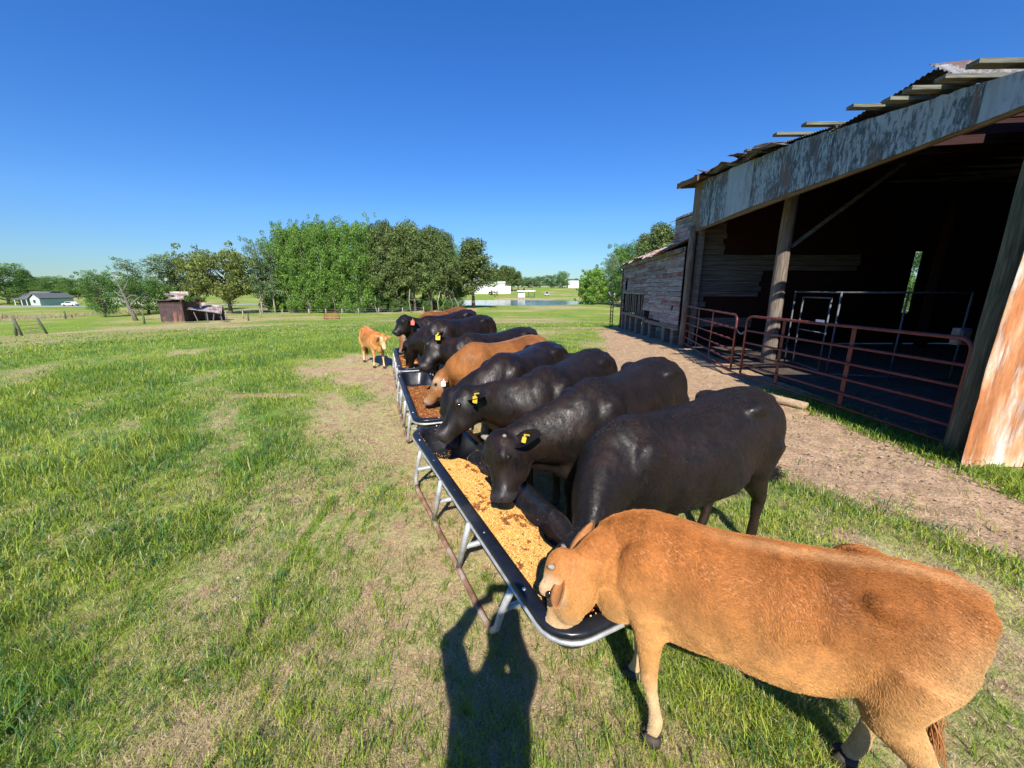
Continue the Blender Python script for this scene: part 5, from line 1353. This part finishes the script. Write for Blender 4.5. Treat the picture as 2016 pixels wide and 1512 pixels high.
# the wood in the middle: front row then rear row
for i, (px, b, t, w) in enumerate(((552, 613, 462, 54), (574, 615, 438, 56), (606, 616, 439, 54), (640, 616, 433, 56), (674, 616, 436, 56), (712, 616, 430, 58))):
    tree('bright', px, b, t, w, ['bright green tree at the left edge of the wood, beside the pale bluish tree', 'second bright green tree from the left edge of the wood', 'bright green tree left of the middle of the wood', 'bright green tree near the middle of the wood', 'tallest bright green tree of the wood, left of the pines', 'bright green tree directly left of the dark pines'][i], W1, v=i)
for i, (px, b, t, w) in enumerate(((590, 609, 440, 68), (623, 609, 430, 70), (658, 609, 440, 70), (692, 609, 428, 70), (732, 609, 433, 62))):
    tree('mid', px, b, t, w, 'green tree deeper in the wood '+['near its left edge', 'behind the second bright tree', 'behind the middle bright trees', 'behind the tallest bright tree', 'just before the pines begin'][i], 'trees deeper in the wood', v=i+1)
for i, (px, b, t, w) in enumerate(((748, 615, 440, 58), (782, 614, 447, 62), (816, 613, 437, 62), (850, 612, 443, 62), (882, 610, 460, 48))):
    tree('pine', px, b, t, w, ['leftmost dark pine of the wood, beside the bright green trees', 'second dark pine from the left in the wood', 'tallest rounded dark pine in the middle of the pines', 'dark pine right of the tallest rounded one', 'narrow dark pine at the right edge of the wood'][i], 'dark pines of the wood', v=i)
for i, (px, b, t, w) in enumerate(((766, 609, 436, 56), (800, 608, 440, 60), (834, 607, 450, 60), (868, 606, 452, 54))):
    tree('pine', px, b, t, w, 'dark pine standing deeper in the wood '+['behind the leftmost pine', 'behind the second pine', 'behind the tallest pine', 'at the right end of the pines'][i], 'dark pines deeper in the wood', v=i+1)
tree('pine', 931, 606, 470, 88, 'lone dark pine standing apart at the right end of the wood', None, v=1)
tree('mid', 898, 607, 478, 44, 'slim green tree between the wood and the lone pine', None, v=0)
for i, (px, b, t, w) in enumerate(((547, 615, 566, 30), (600, 615, 580, 26), (655, 615, 574, 26), (705, 615, 584, 24), (748, 615, 578, 26), (800, 614, 588, 20), (868, 612, 584, 22), (905, 609, 584, 22), (578, 615, 586, 24), (628, 615, 588, 24), (775, 615, 586, 20), (840, 614, 590, 20))):
    tree('mid' if i % 3 else 'willow', px, b, t, w, 'low bright green tree '+['under the left edge of the wood', 'just left of the hay ring', 'beside the hay ring', 'under the tallest bright tree', 'where the bright trees meet the pines', 'below the second pine', 'under the right end of the pines', 'close to the lone pine', 'between left edge and hay ring, set low', 'directly behind the hay ring', 'at the foot of the second pine', 'behind the row of black cattle'][i], 'low trees at the foot of the wood', v=i)
def WHERE(px):
    z = [(575, 'at its left end'), (600, 'under its second bright tree'), (630, 'left of the hay ring'), (660, 'behind the hay ring'), (690, 'under its tallest bright tree'), (725, 'where pines begin'), (765, 'under the leftmost pine'), (800, 'under the second pine'), (835, 'under the tallest pine'), (870, 'behind the farthest cattle'), (2000, 'at its right end')]
    return next(b for a, b in z if px < a)
for i in range(34):
    px = 556+i*10.2+rng.normal(0, 3); Y = 89+rng.uniform(0, 18)
    x_, _, g_ = gp(px, Y); m_ = MB(); h_ = rng.uniform(3, 5.5)
    m_.tube([(x_, Y, g_-.2), (x_+rng.normal(0, .25), Y, g_+h_*.5), (x_+rng.normal(0, .5), Y, g_+h_)], [rng.uniform(.09, .2), .09, .05], 6)
    r_ = thing('sapling', 'slim bare trunk at the shaded foot of the wood, '+WHERE(px), 'tree', (x_, Y, g_), 0, 'slim trunks inside the wood'); m_.build('trunk', M['bark_pale' if i % 3 == 0 else 'bark'], r_, smooth=True)
for i in range(16):
    px = 550+i*22+rng.normal(0, 5); tree('mid', px, 611, 592-rng.uniform(0, 14), 40, 'dark bushy undergrowth deep in the wood, '+WHERE(550+i*22), 'undergrowth deep in the wood', Y=100+rng.uniform(0, 14), v=i)
# left of the wood
tree('pale', 514, 617, 468, 50, 'thin pale poplar-like tree with sparse top left of the wood', None, v=0)
tree('pale', 540, 616, 490, 56, 'pale bluish tree against the left flank of the wood', None, v=1)
tree('oak', 452, 617, 482, 142, 'broad spreading oak behind the red tin shed', None, v=0)
tree('oak', 385, 612, 492, 76, 'smaller oak-like tree close left of the spreading oak', None, v=1)
tree('pale', 330, 614, 500, 92, 'thin-leaved tree rising behind the ivy covered tin shed', None, v=1)
tree('pale', 268, 616, 508, 70, 'pale hazy tree right of the leaning dead trunk', None, v=0)
tree('mid', 290, 618, 545, 90, 'bushy green tree low behind the leaning dead trunk', None, v=1)
tree('mid', 203, 624, 528, 62, 'dense dark green tree in the open left field', None, v=2)
tree('mid', 18, 592, 517, 84, 'big rounded tree beside the grey roofed house', None, Y=140, v=0)
tree('pine', 63, 588, 530, 30, 'narrow pine behind the grey roofed house', None, Y=230, v=2)
for i, (px, t, w, Y) in enumerate(((92, 543, 62, 215), (125, 546, 60, 210), (160, 545, 56, 190), (240, 552, 60, 200), (300, 560, 60, 230), (-10, 545, 60, 220), (48, 556, 60, 240), (190, 556, 46, 230), (350, 572, 60, 260), (400, 574, 60, 270), (440, 575, 50, 280), (475, 574, 50, 280), (500, 572, 40, 270))):
    tree('mid', px, 588, t, w, 'distant green tree on the left horizon '+['right of the grey roofed house', 'above the white car', 'right of the white car', 'behind the dense dark tree', 'behind the leaning dead trunk', 'at the picture edge by the house', 'straight behind the grey roofed house', 'left of the dense dark tree', 'above the tin shed', 'above the lean-to roof', 'seen under the broad oak', 'right of the broad oak', 'nearest to the left edge of the wood'][i], 'distant trees along the left horizon', Y=Y, v=i)
# across the pond
for i, (px, t, w, Y) in enumerate(((975, 527, 34, 330), (992, 523, 34, 340), (1008, 526, 30, 335), (1020, 533, 20, 345))):
    tree('pine', px, 566, t, w, ['distant dark pine over the middle of the long white building', 'distant dark pine over the right end of the white building', 'distant dark pine right of the long white building', 'lowest distant dark pine beside the far green trees'][i], 'distant pines behind the white building', Y=Y, v=i)
for i, (px, t, w, Y) in enumerate(((1040, 545, 36, 450), (1062, 543, 36, 440), (1084, 540, 34, 430), (1106, 533, 32, 420), (1128, 548, 34, 470), (1152, 550, 34, 450))):
    tree('mid', px, 566, t, w, 'small distant green tree '+['next to the distant dark pines', 'left of the utility pole top', 'above the utility vehicle', 'just left of the small white house', 'right behind the small white house', 'just left of the pond willow'][i], 'distant green trees beyond the pond', Y=Y, v=i)
tree('willow', 1166, 592, 525, 66, 'bright willow-like tree at the right end of the pond', None, Y=150, v=0)
tree('pale', 1206, 590, 498, 50, 'pale slender tree between willow and dark trees by the barn', None, Y=150, v=0)
tree('mid', 1238, 588, 474, 74, 'rounded green tree left of the pines beside the barn', None, Y=135, v=1)
tree('bright', 1215, 588, 482, 50, 'light green tree rising right of the pond willow', None, Y=160, v=1)
tree('pine', 1292, 588, 437, 92, 'tall olive pine beside the barn wing roof', None, Y=110, v=0)
tree('pine', 1335, 588, 430, 70, 'tall pine partly hidden behind the tall barn', None, Y=105, v=2)
tree('pine', 1262, 588, 462, 60, 'shorter pine in the clump beside the barn wing', None, Y=120, v=1)
tree('mid', 1280, 588, 520, 80, 'low green tree beneath the pines by the barn', None, Y=100, v=2)
# seen through the slit in the end wall of the barn
tree('mid', 1800, 600, 470, 120, 'green tree glimpsed through the slit at the back of the barn', None, Y=40, v=0)
# ---------------------------------------------------------------- dead leaning tree
def dead_tree():
    x, Y, g = gp(254, 66); root = thing('dead_tree', 'bare grey dead trunk leaning left with a spiky broken top', 'tree', (x, Y, g))
    mb = MB(); s = Y/765/1.03
    P_ = lambda px, py: (x+(px-254)*s, Y, g+(625-py)*s)
    mb.tube([P_(254, 627), P_(250, 612), P_(245, 598), P_(243, 583), P_(238, 565), P_(231, 545), P_(226, 529)], [.36, .28, .24, .19, .12, .06, .02], 9)
    mb.build('trunk', M['bark'], root, smooth=True)
    for a, b, c in (((246, 600), (262, 585), (272, 578)), ((244, 583), (256, 575), (268, 577)), ((247, 604), (262, 606), (274, 600)), ((242, 578), (232, 576), (222, 566)), ((240, 570), (250, 556), (256, 545))):
        m_ = MB(); m_.tube([P_(*a), P_(*b), P_(*c)], [.16, .11, .03], 7); m_.build('limb', M['bark'], root, smooth=True)
dead_tree()
# ================================================================ small tin shed on the left
def tin_shed():
    x0, Y, g = gp(304, 57.5); s = Y/765/1.03
    root = thing('tin_shed', 'small dark red tin shed with ivy on its roof and an open lean-to', 'shed', (x0, Y, g)); root.scale = (.80, .80, 1.0)
    X = lambda px: x0+(px-304)*s; Z = lambda py: g+(634-py)*s
    ds = X(351)-X(304); D = 4.6
    corrugated('front_wall', (X(304), Y, g-.1), (1, 0, 0), (0, 0, 1), ds, Z(592)-g, M['shed_tin'], root, amp=.015, pitch=.25, nv=8, nrm=(0, -1, 0))
    corrugated('side_wall', (X(351), Y, g-.1), (.10, 1, 0), (0, 0, 1), D, Z(588)-g, M['shed_tin'], root, amp=.015, pitch=.25, nv=8, nrm=(1, 0, 0))
    corrugated('side_wall', (X(304), Y, g-.1), (.10, 1, 0), (0, 0, 1), D, Z(590)-g, M['shed_tin'], root, amp=.015, pitch=.25, nv=8, nrm=(-1, 0, 0))
    corrugated('upper_wall', (X(351)+.1, Y+1.2, Z(606)), (1, 0, 0), (0, 0, 1), X(386)-X(351), Z(586)-Z(606), M['shed_tin'], root, amp=.015, pitch=.25, nv=5, nrm=(0, -1, 0))
    corrugated('roof', (X(330), Y-.3, Z(589)), np.array([1, 0, 0]), np.array([-.18, .95, .35]), X(368)-X(330), 3.3, M['roof_far'], root, amp=.02, pitch=.25, nv=6, nrm=(0, -.3, 1))
    corrugated('roof', (X(302), Y-.3, Z(591)), np.array([1, 0, 0]), np.array([0, .95, .30]), X(331)-X(302), 3.4, M['roof_tin'], root, amp=.02, pitch=.25, nv=6, nrm=(0, -.3, 1))
    corrugated('lean_to_roof', (X(353), Y+.9, Z(608)), np.array([1, -.15, -.145]), np.array([-.10, 1, .30]), X(430)-X(353), 3.6, M['roof_far'], root, amp=.02, pitch=.25, nv=8, nrm=(0, -.3, 1), warp=.1)
    corrugated('back_wall', (X(304)+.4, Y+D, g-.1), (1, 0, 0), (0, 0, 1), X(420)-X(304), Z(604)-g, M['shed_tin'], root, amp=.015, pitch=.25, nv=5, nrm=(0, 1, 0))
    for px, lean in ((376, 6), (397, 0), (408, -5), (427, 1)):
        p = MB(); p.beam((X(px), Y+.6, g), (X(px-lean), Y+.7, Z(613+abs(lean)*.2)), .14, .14); p.build('post', M['grey_wood'], root)
    r = np.random.default_rng(5); cl = [((X(px)+r.normal(0, .3), Y+r.uniform(-.2, 2.4), Z(py)), r.uniform(.35, .65), r.uniform(.7, 1.2)) for px, py in ((305, 590), (312, 587), (320, 588), (328, 590), (333, 586), (315, 583), (323, 584), (371, 588), (378, 586), (365, 584), (384, 590), (308, 597), (336, 591))]
    V, F, C = leaf_cloud(cl, 4200, .17, PAL['bright'], r); V = V-np.array(origin_of(root)); link('ivy', new_mesh('ivy', V, F, [M['leaf']], cols=C), root)
    for i, (a, b) in enumerate((((355, 628), (395, 634)), ((360, 633), (402, 630)), ((430, 627), (446, 629)), ((438, 630), (452, 628)))):
        p = MB(); p.beam((X(a[0]), Y-.4-.2*i, g+.12+.07*i), (X(b[0]), Y-.1-.3*i, g+.10+.08*i), .35, .06)
        o = p.build('fallen_board', M['grey_wood'], None); tag(o, ['long grey board tilted under the tin shed lean-to', 'grey board crossing the long one under the lean-to', 'loose grey board right of the lean-to', 'loose grey board farthest right of the tin shed'][i], 'board', 'loose boards by the tin shed')
tin_shed()
bpy.data.objects['tin_shed'].rotation_euler.z = R(26)
# ================================================================ houses
def house(px0, px1, base, eave, ridge, Y, label):
    s = Y/765/1.03; xc, _, g = gp((px0+px1)/2, Y); root = thing('house', label, 'house', (xc, Y, g))
    X = lambda p: xc+(p-(px0+px1)/2)*s; Z = lambda p: g+(base-p)*s; D = 9
    w = MB(); w.box(((X(px0)+X(px1-14))/2, Y+D/2, g+(Z(eave)-g)/2), (X(px1-14)-X(px0), D, Z(eave)-g)); w.build('wall', M['house_wall'], root)
    gw = MB(); a, b, c = X(px1-19), X(px1), (X(px1-19)+X(px1))/2
    V = [(a, Y-1.6, g-.2), (b, Y-1.6, g-.2), (b, Y-1.6, Z(eave)), (c, Y-1.6, Z(eave-7)), (a, Y-1.6, Z(eave)), (a, Y+D, g-.2), (b, Y+D, g-.2), (b, Y+D, Z(eave)), (c, Y+D, Z(eave-7)), (a, Y+D, Z(eave))]
    gw.add(V, [(0, 1, 2, 3, 4), (9, 8, 7, 6, 5), (0, 5, 6, 1), (1, 6, 7, 2), (4, 9, 5, 0)]); gw.build('gable_wall', M['house_wall_pale'], root)
    rf = MB(); x0, x1 = X(px0)-.5, X(px1-12); ze, zr = Z(eave)+.02, Z(ridge)
    rf.add([(x0, Y-.6, ze), (x1, Y-.6, ze), (x1, Y+D/2, zr), (x0, Y+D/2, zr), (x0, Y+D+.5, ze), (x1, Y+D+.5, ze)], [(0, 1, 2, 3), (3, 2, 5, 4), (0, 3, 4), (1, 5, 2), (0, 4, 5, 1)])
    rf.build('roof', M['shingle'], root)
    gr = MB(); gr.add([(a-.4, Y-2, Z(eave)-.1), (c, Y-2, Z(eave-7)+.35), (c, Y+D, Z(eave-7)+.35), (a-.4, Y+D, Z(eave)-.1), (a-.4, Y-2, Z(eave)+.12), (c, Y-2, Z(eave-7)+.6), (c, Y+D, Z(eave-7)+.6), (a-.4, Y+D, Z(eave)+.12)],
             [(3, 2, 1, 0), (4, 5, 6, 7), (0, 1, 5, 4), (2, 3, 7, 6)])
    gr.add([(b+.4, Y-2, Z(eave)-.1), (c, Y-2, Z(eave-7)+.35), (c, Y+D, Z(eave-7)+.35), (b+.4, Y+D, Z(eave)-.1), (b+.4, Y-2, Z(eave)+.12), (c, Y-2, Z(eave-7)+.6), (c, Y+D, Z(eave-7)+.6), (b+.4, Y+D, Z(eave)+.12)],
             [(0, 1, 2, 3), (7, 6, 5, 4), (4, 5, 1, 0), (6, 7, 3, 2)]); gr.build('gable_roof', M['shingle'], root)
    for i, (q0, q1, z0, z1, yo) in enumerate(((px1-13, px1-7, base-4, base-11, -1.65), (px0+14, px0+18, base-4, base-10, -.03), (px0+22, px0+26, base-4, base-10, -.03))):
        f = MB(); f.box(((X(q0)+X(q1))/2, Y+yo, (Z(z0)+Z(z1))/2), (X(q1)-X(q0), .10, Z(z1)-Z(z0))); fo = f.build('window', M['white'], root)
        p_ = MB(); p_.box(((X(q0)+X(q1))/2, Y+yo-.06, (Z(z0)+Z(z1))/2), ((X(q1)-X(q0))*.8, .03, (Z(z1)-Z(z0))*.84)); p_.build('pane', M['pane'], fo)
    d = MB(); d.box((X(px0+31), Y-.05, g+1.05), (1.0, .12, 2.1)); d.build('door', M['dark'], root)
    for q in (px0+6, px0+19, px0+29):
        p_ = MB(); p_.box((X(q), Y-2.0, g+(Z(eave)-g)/2-.1), (.18, .18, Z(eave)-g)); p_.build('porch_post', M['white'], root)
    pr = MB(); pr.add([(X(px0), Y-2.3, Z(eave)-.15), (X(px1-19), Y-2.3, Z(eave)-.15), (X(px1-19), Y, Z(eave)+.3), (X(px0), Y, Z(eave)+.3), (X(px0), Y-2.3, Z(eave)-.30), (X(px1-19), Y-2.3, Z(eave)-.30), (X(px1-19), Y, Z(eave)+.1), (X(px0), Y, Z(eave)+.1)],
           [(0, 1, 2, 3), (7, 6, 5, 4), (4, 5, 1, 0), (5, 6, 2, 1), (7, 4, 0, 3)]); pr.build('porch_roof', M['shingle'], root)
    return root
M['house_wall'] = nmat('grey_green_wall', [(.3, (.20, .25, .25)), (.7, (.25, .30, .30))], 2, rough=.8, bumpn=0)
M['house_wall_pale'] = nmat('pale_green_wall', [(.3, (.42, .50, .46)), (.7, (.48, .56, .52))], 2, rough=.8, bumpn=0)
M['shingle'] = nmat('grey_shingles', [(.3, (.10, .11, .115)), (.7, (.17, .18, .18))], 3, rough=.9, bumpn=.2)
M['pane'] = nmat('dark_glass', [(.3, (.02, .03, .045)), (.7, (.04, .05, .07))], 3, rough=.1, bumpn=0, spec=.8)
house(30, 82, 589, 576, 563, 138, 'grey roofed house with pale green gable and porch far left')
def mobile_home():
    Y = 132; s = Y/765/1.03; xa, _, g = gp(196, Y); xb = xa+104*s; g = gz((xa+xb)/2, Y); root = thing('mobile_home', 'long white house seen through the trees behind the dead trunk', 'house', ((xa+xb)/2, Y, g))
    w = MB(); w.box(((xa+xb)/2, Y+2, g+1.7), (xb-xa, 4, 3.6)); w.build('wall', M['cream'], root)
    r_ = MB(); r_.add([(xa-.3, Y-.4, g+3.5), (xb+.3, Y-.4, g+3.5), (xb+.3, Y+2, g+4.6), (xa-.3, Y+2, g+4.6), (xa-.3, Y+4.4, g+3.5), (xb+.3, Y+4.4, g+3.5)], [(0, 1, 2, 3), (3, 2, 5, 4), (0, 3, 4), (1, 5, 2), (0, 4, 5, 1)]); r_.build('roof', M['green_roof'], root)
    for t in (.12, .3, .52, .7, .88):
        f = MB(); f.box((xa+(xb-xa)*t, Y-.03, g+1.7), (1.0, .08, .9)); fo = f.build('window', M['white'], root)
        p_ = MB(); p_.box((xa+(xb-xa)*t, Y-.08, g+1.7), (.84, .03, .74)); p_.build('pane', M['pane'], fo)
M['cream'] = nmat('cream_wall', [(.3, (.55, .53, .44)), (.7, (.66, .64, .54))], 2, rough=.7, bumpn=0)
M['green_roof'] = nmat('green_roof', [(.3, (.10, .20, .16)), (.7, (.14, .26, .21))], 2, rough=.6, bumpn=0)
mobile_home()
def white_building(pxa, pxb, base, top, Y, D, label, low=None, name='warehouse', cat='building'):
    s = Y/765/1.03; xa = gp(pxa, Y)[0]; xb = gp(pxb, Y)[0]; g = CAMH-(SP+((base-756)/765)*CP)/(CP-((base-756)/765)*SP)*Y; H = (base-top)*s*1.03
    root = thing(name, label, cat, ((xa+xb)/2, Y, g))
    w = MB(); w.box(((xa+xb)/2, Y+D/2, g+H*.42-.6), (xb-xa, D, H*.84+1.2)); w.build('wall', M['white'], root)
    r_ = MB(); z0 = g+H*.83; r_.add([(xa-.3, Y-.5, z0), (xb+.3, Y-.5, z0), (xb+.3, Y+D/2, g+H), (xa-.3, Y+D/2, g+H), (xa-.3, Y+D+.5, z0), (xb+.3, Y+D+.5, z0)], [(0, 1, 2, 3), (3, 2, 5, 4), (0, 3, 4), (1, 5, 2), (0, 4, 5, 1)]); r_.build('roof', M['white_roof'], root)
    n = max(2, int((xb-xa)/8))
    for k in range(n):
        d = MB(); xx = xa+(xb-xa)*(k+.5)/n; d.box((xx, Y-.04, g+H*.25), (1.6, .1, H*.4)); d.build('door', M['grey_panel'], root)
    if low:
        l = MB(); x2 = gp(low[0], Y)[0]; hl = H*low[1]; l.box(((xb+x2)/2+.05, Y+D*.4, g+hl/2-.5), (x2-xb, D*.6, hl+1)); l.build('annex', M['white'], root)
    return root
M['white_roof'] = nmat('white_metal_roof', [(.3, (.62, .63, .64)), (.7, (.72, .73, .74))], 2, rough=.5, bumpn=0)
M['grey_panel'] = nmat('grey_panel', [(.3, (.50, .52, .53)), (.7, (.6, .62, .63))], 2, rough=.6, bumpn=0)
white_building(890, 994, 578, 555, 286, 18, 'long white metal building across the pond behind the lone pine', low=(1005, .62))
white_building(1118, 1139, 567, 553, 425, 10, 'small white house on the rise beyond the pond', name='house', cat='house')
white_building(1200, 1228, 580, 571, 190, 8, 'low pale roofed building glimpsed left of the barn wing', name='outbuilding', cat='outbuilding')
def pond_shelter():
    Y = 236; s = Y/765/1.03; xa = gp(1019, Y)[0]; xb = gp(1053, Y)[0]; g = gz(xa, Y); root = thing('pond_shelter', 'small open shelter with flat pale roof on the far pond bank', 'shelter', ((xa+xb)/2, Y, g))
    r_ = MB(); r_.box(((xa+xb)/2, Y+2.5, g+3.7), (xb-xa+.6, 6, .7)); r_.build('roof', M['white_roof'], root)
    for t in (0, .33, .66, 1):
        for yy in (0, 5):
            p = MB(); p.box((xa+(xb-xa)*t, Y+yy, g+1.65), (.3, .3, 3.6)); p.build('post', M['grey_wood'], root)
    w = MB(); w.box((xa+(xb-xa)*.18, Y+2.5, g+1.5), ((xb-xa)*.34, 4, 3.2)); w.build('room', M['grey_panel'], root)
    w = MB(); w.box((xa+(xb-xa)*.36, Y+.2, g+1.3), (1.4, .6, 2.6)); w.build('white_tank', M['white'], root)
    ch = MB(); ch.box((xa+(xb-xa)*.38, Y+4, g+4.6), (1.1, 1.1, 1.3)); ch.build('chimney', M['dark'], root)
pond_shelter()
def car(px, Y, label, col, name='parked_car', cat='car', L=4.6, H=1.5, group=None, truck=False):
    x, _, g = gp(px, Y); root = thing(name, label, cat, (x, Y, g), 0, group)
    mb = MB(); prof = [(-L/2, .35), (-L/2, .85), (-L*.30, .95), (-L*.17, H), (L*.20, H), (L*.34, .98), (L/2, .85), (L/2, .35)]
    n = len(prof); V = [(a, sg*.85, b) for sg in (-1, 1) for a, b in prof]
    F = [tuple(range(n)), tuple(range(2*n-1, n-1, -1))]+[(i, n+i, n+(i+1) % n, (i+1) % n) for i in range(n)]
    mb.add(V, F); link('body', new_mesh('body', np.concatenate(mb.V), mb.F, [col]), root)
    wv = MB(); wv.add([(-L*.25, sg*.857, .98) for sg in (-1,)]+[(-L*.16, -.857, H-.07), (L*.18, -.857, H-.07), (L*.29, -.857, .99)], [(0, 1, 2, 3)[::-1]]); link('window', new_mesh('window', np.concatenate(wv.V), wv.F, [M['pane']]), root)
    for a in (-L*.31, L*.31):
        for sg in (-1, 1):
            w = MB(); w.tube([(a, sg*.70, .33), (a, sg*.88, .33)], .33, 12); link('wheel', new_mesh('wheel', np.concatenate(w.V), w.F, [M['dark']]), root)
car(131, 135, 'white car parked beside the grey roofed house', M['white'])
car(1077, 262, 'small dark and white utility vehicle on the grass beyond the pond', M['grey_panel'], name='utility_vehicle', cat='vehicle', L=3.6, H=2.3)
# ---------------------------------------------------------------- poles, fence posts, hay ring
def utility_pole(px, Y, h, label):
    x, _, g = gp(px, Y); root = thing('utility_pole', label, 'utility pole', (x, Y, g))
    m_ = MB(); m_.tube([(x, Y, g-.3), (x, Y, g+h)], [.16, .11], 8); m_.build('pole', M['pole'], root, smooth=True)
    m_ = MB(); m_.beam((x-1.1, Y-.12, g+h-.6), (x+1.1, Y-.12, g+h-.6), .1, .12); m_.build('crossarm', M['pole'], root)
utility_pole(1048, 300, 8, 'thin pale utility pole standing beyond the pond shelter')
def fence():
    a = gp(432, 66); root = thing('wire_fence', 'thin wire fence on pale posts along the foot of the wood', 'fence', a)
    pts = []
    for px, Y in ((395, 62), (436, 66), (470, 69), (505, 73), (549, 76), (603, 79), (636, 80), (668, 81), (702, 82), (742, 84), (790, 88), (832, 92)):
        p = gp(px, Y); pts.append(p); m_ = MB(); m_.tube([(p[0], p[1], p[2]-.2), (p[0]+rng.normal(0, .05), p[1], p[2]+1.35)], .085, 7); m_.build('post', M['bark_pale'], root, smooth=True)
    for z in (.4, .8, 1.2):
        m_ = MB(); m_.tube([(p[0], p[1], p[2]+z) for p in pts], .012, 4); m_.build('wire', M['galv'], root)
fence()
def corner_posts():
    r_ = thing('fence_brace', 'slanted grey fence posts with brown netting at the far left edge', 'fence', gp(12, 33))
    for a, b, Y in ((4, 9, 33), (16, 8, 33), (68, 56, 36)):
        p0 = gp(a, Y); p1 = gp(b, Y); m_ = MB(); m_.tube([(p0[0], Y, p0[2]-.1), (p1[0], Y, p1[2]+1.45)], .09, 8); m_.build('post', M['pole_green'], r_, smooth=True)
    p0, p1 = gp(9, 33), gp(57, 36)
    for z in (.25, .55, .85, 1.15):
        m_ = MB(); m_.tube([(p0[0], p0[1], p0[2]+z), (p1[0], p1[1], p1[2]+z)], .012, 4); m_.build('wire', M['galv_rust'], r_)
    for t in np.linspace(.4, .95, 12):
        m_ = MB(); q = [p0[k]+(p1[k]-p0[k])*t for k in range(3)]; m_.tube([(q[0], q[1], q[2]), (q[0], q[1], q[2]+1.15)], .008, 4); m_.build('netting_wire', M['galv_rust'], r_)
corner_posts()
for px, Y, h, lb in ((269, 55, 1.5, 'lone grey post in the grass left of the tin shed'), (479, 60, 1.1, 'short grey post in the grass right of the tin shed'), (113, 72, 1.4, 'thin leaning post in front of the dead reeds')):
    p = gp(px, Y); m_ = MB(); m_.tube([(p[0], p[1], p[2]-.2), (p[0]+.08, p[1], p[2]+h)], [.13, .10], 8); o = m_.build('fence_post', M['pole_green'], None, smooth=True); tag(o, lb, 'post')
def hay_ring():
    x, Y, g = gp(647, 63); root = thing('hay_ring', 'rusty red hay ring feeder on the pale strip before the wood', 'hay feeder', (x, Y, g))
    for z in (.15, .55, .95):
        m_ = MB(); a = np.linspace(0, 2*np.pi, 25); m_.tube([(math.cos(t)*1.15, math.sin(t)*1.15, z) for t in a], .035, 6, cap=False); link('hoop', new_mesh('hoop', np.concatenate(m_.V), m_.F, [M['hayred']], True), root)
    for k in range(10):
        a = k*.628; m_ = MB(); m_.tube([(math.cos(a)*1.15, math.sin(a)*1.15, .0), (math.cos(a)*1.15, math.sin(a)*1.15, .98)], .03, 6); link('upright', new_mesh('upright', np.concatenate(m_.V), m_.F, [M['hayred']], True), root)
M['hayred'] = nmat('faded_red_paint', [(.3, (.30, .07, .05)), (.7, (.42, .13, .09))], 5, rough=.7)
hay_ring()
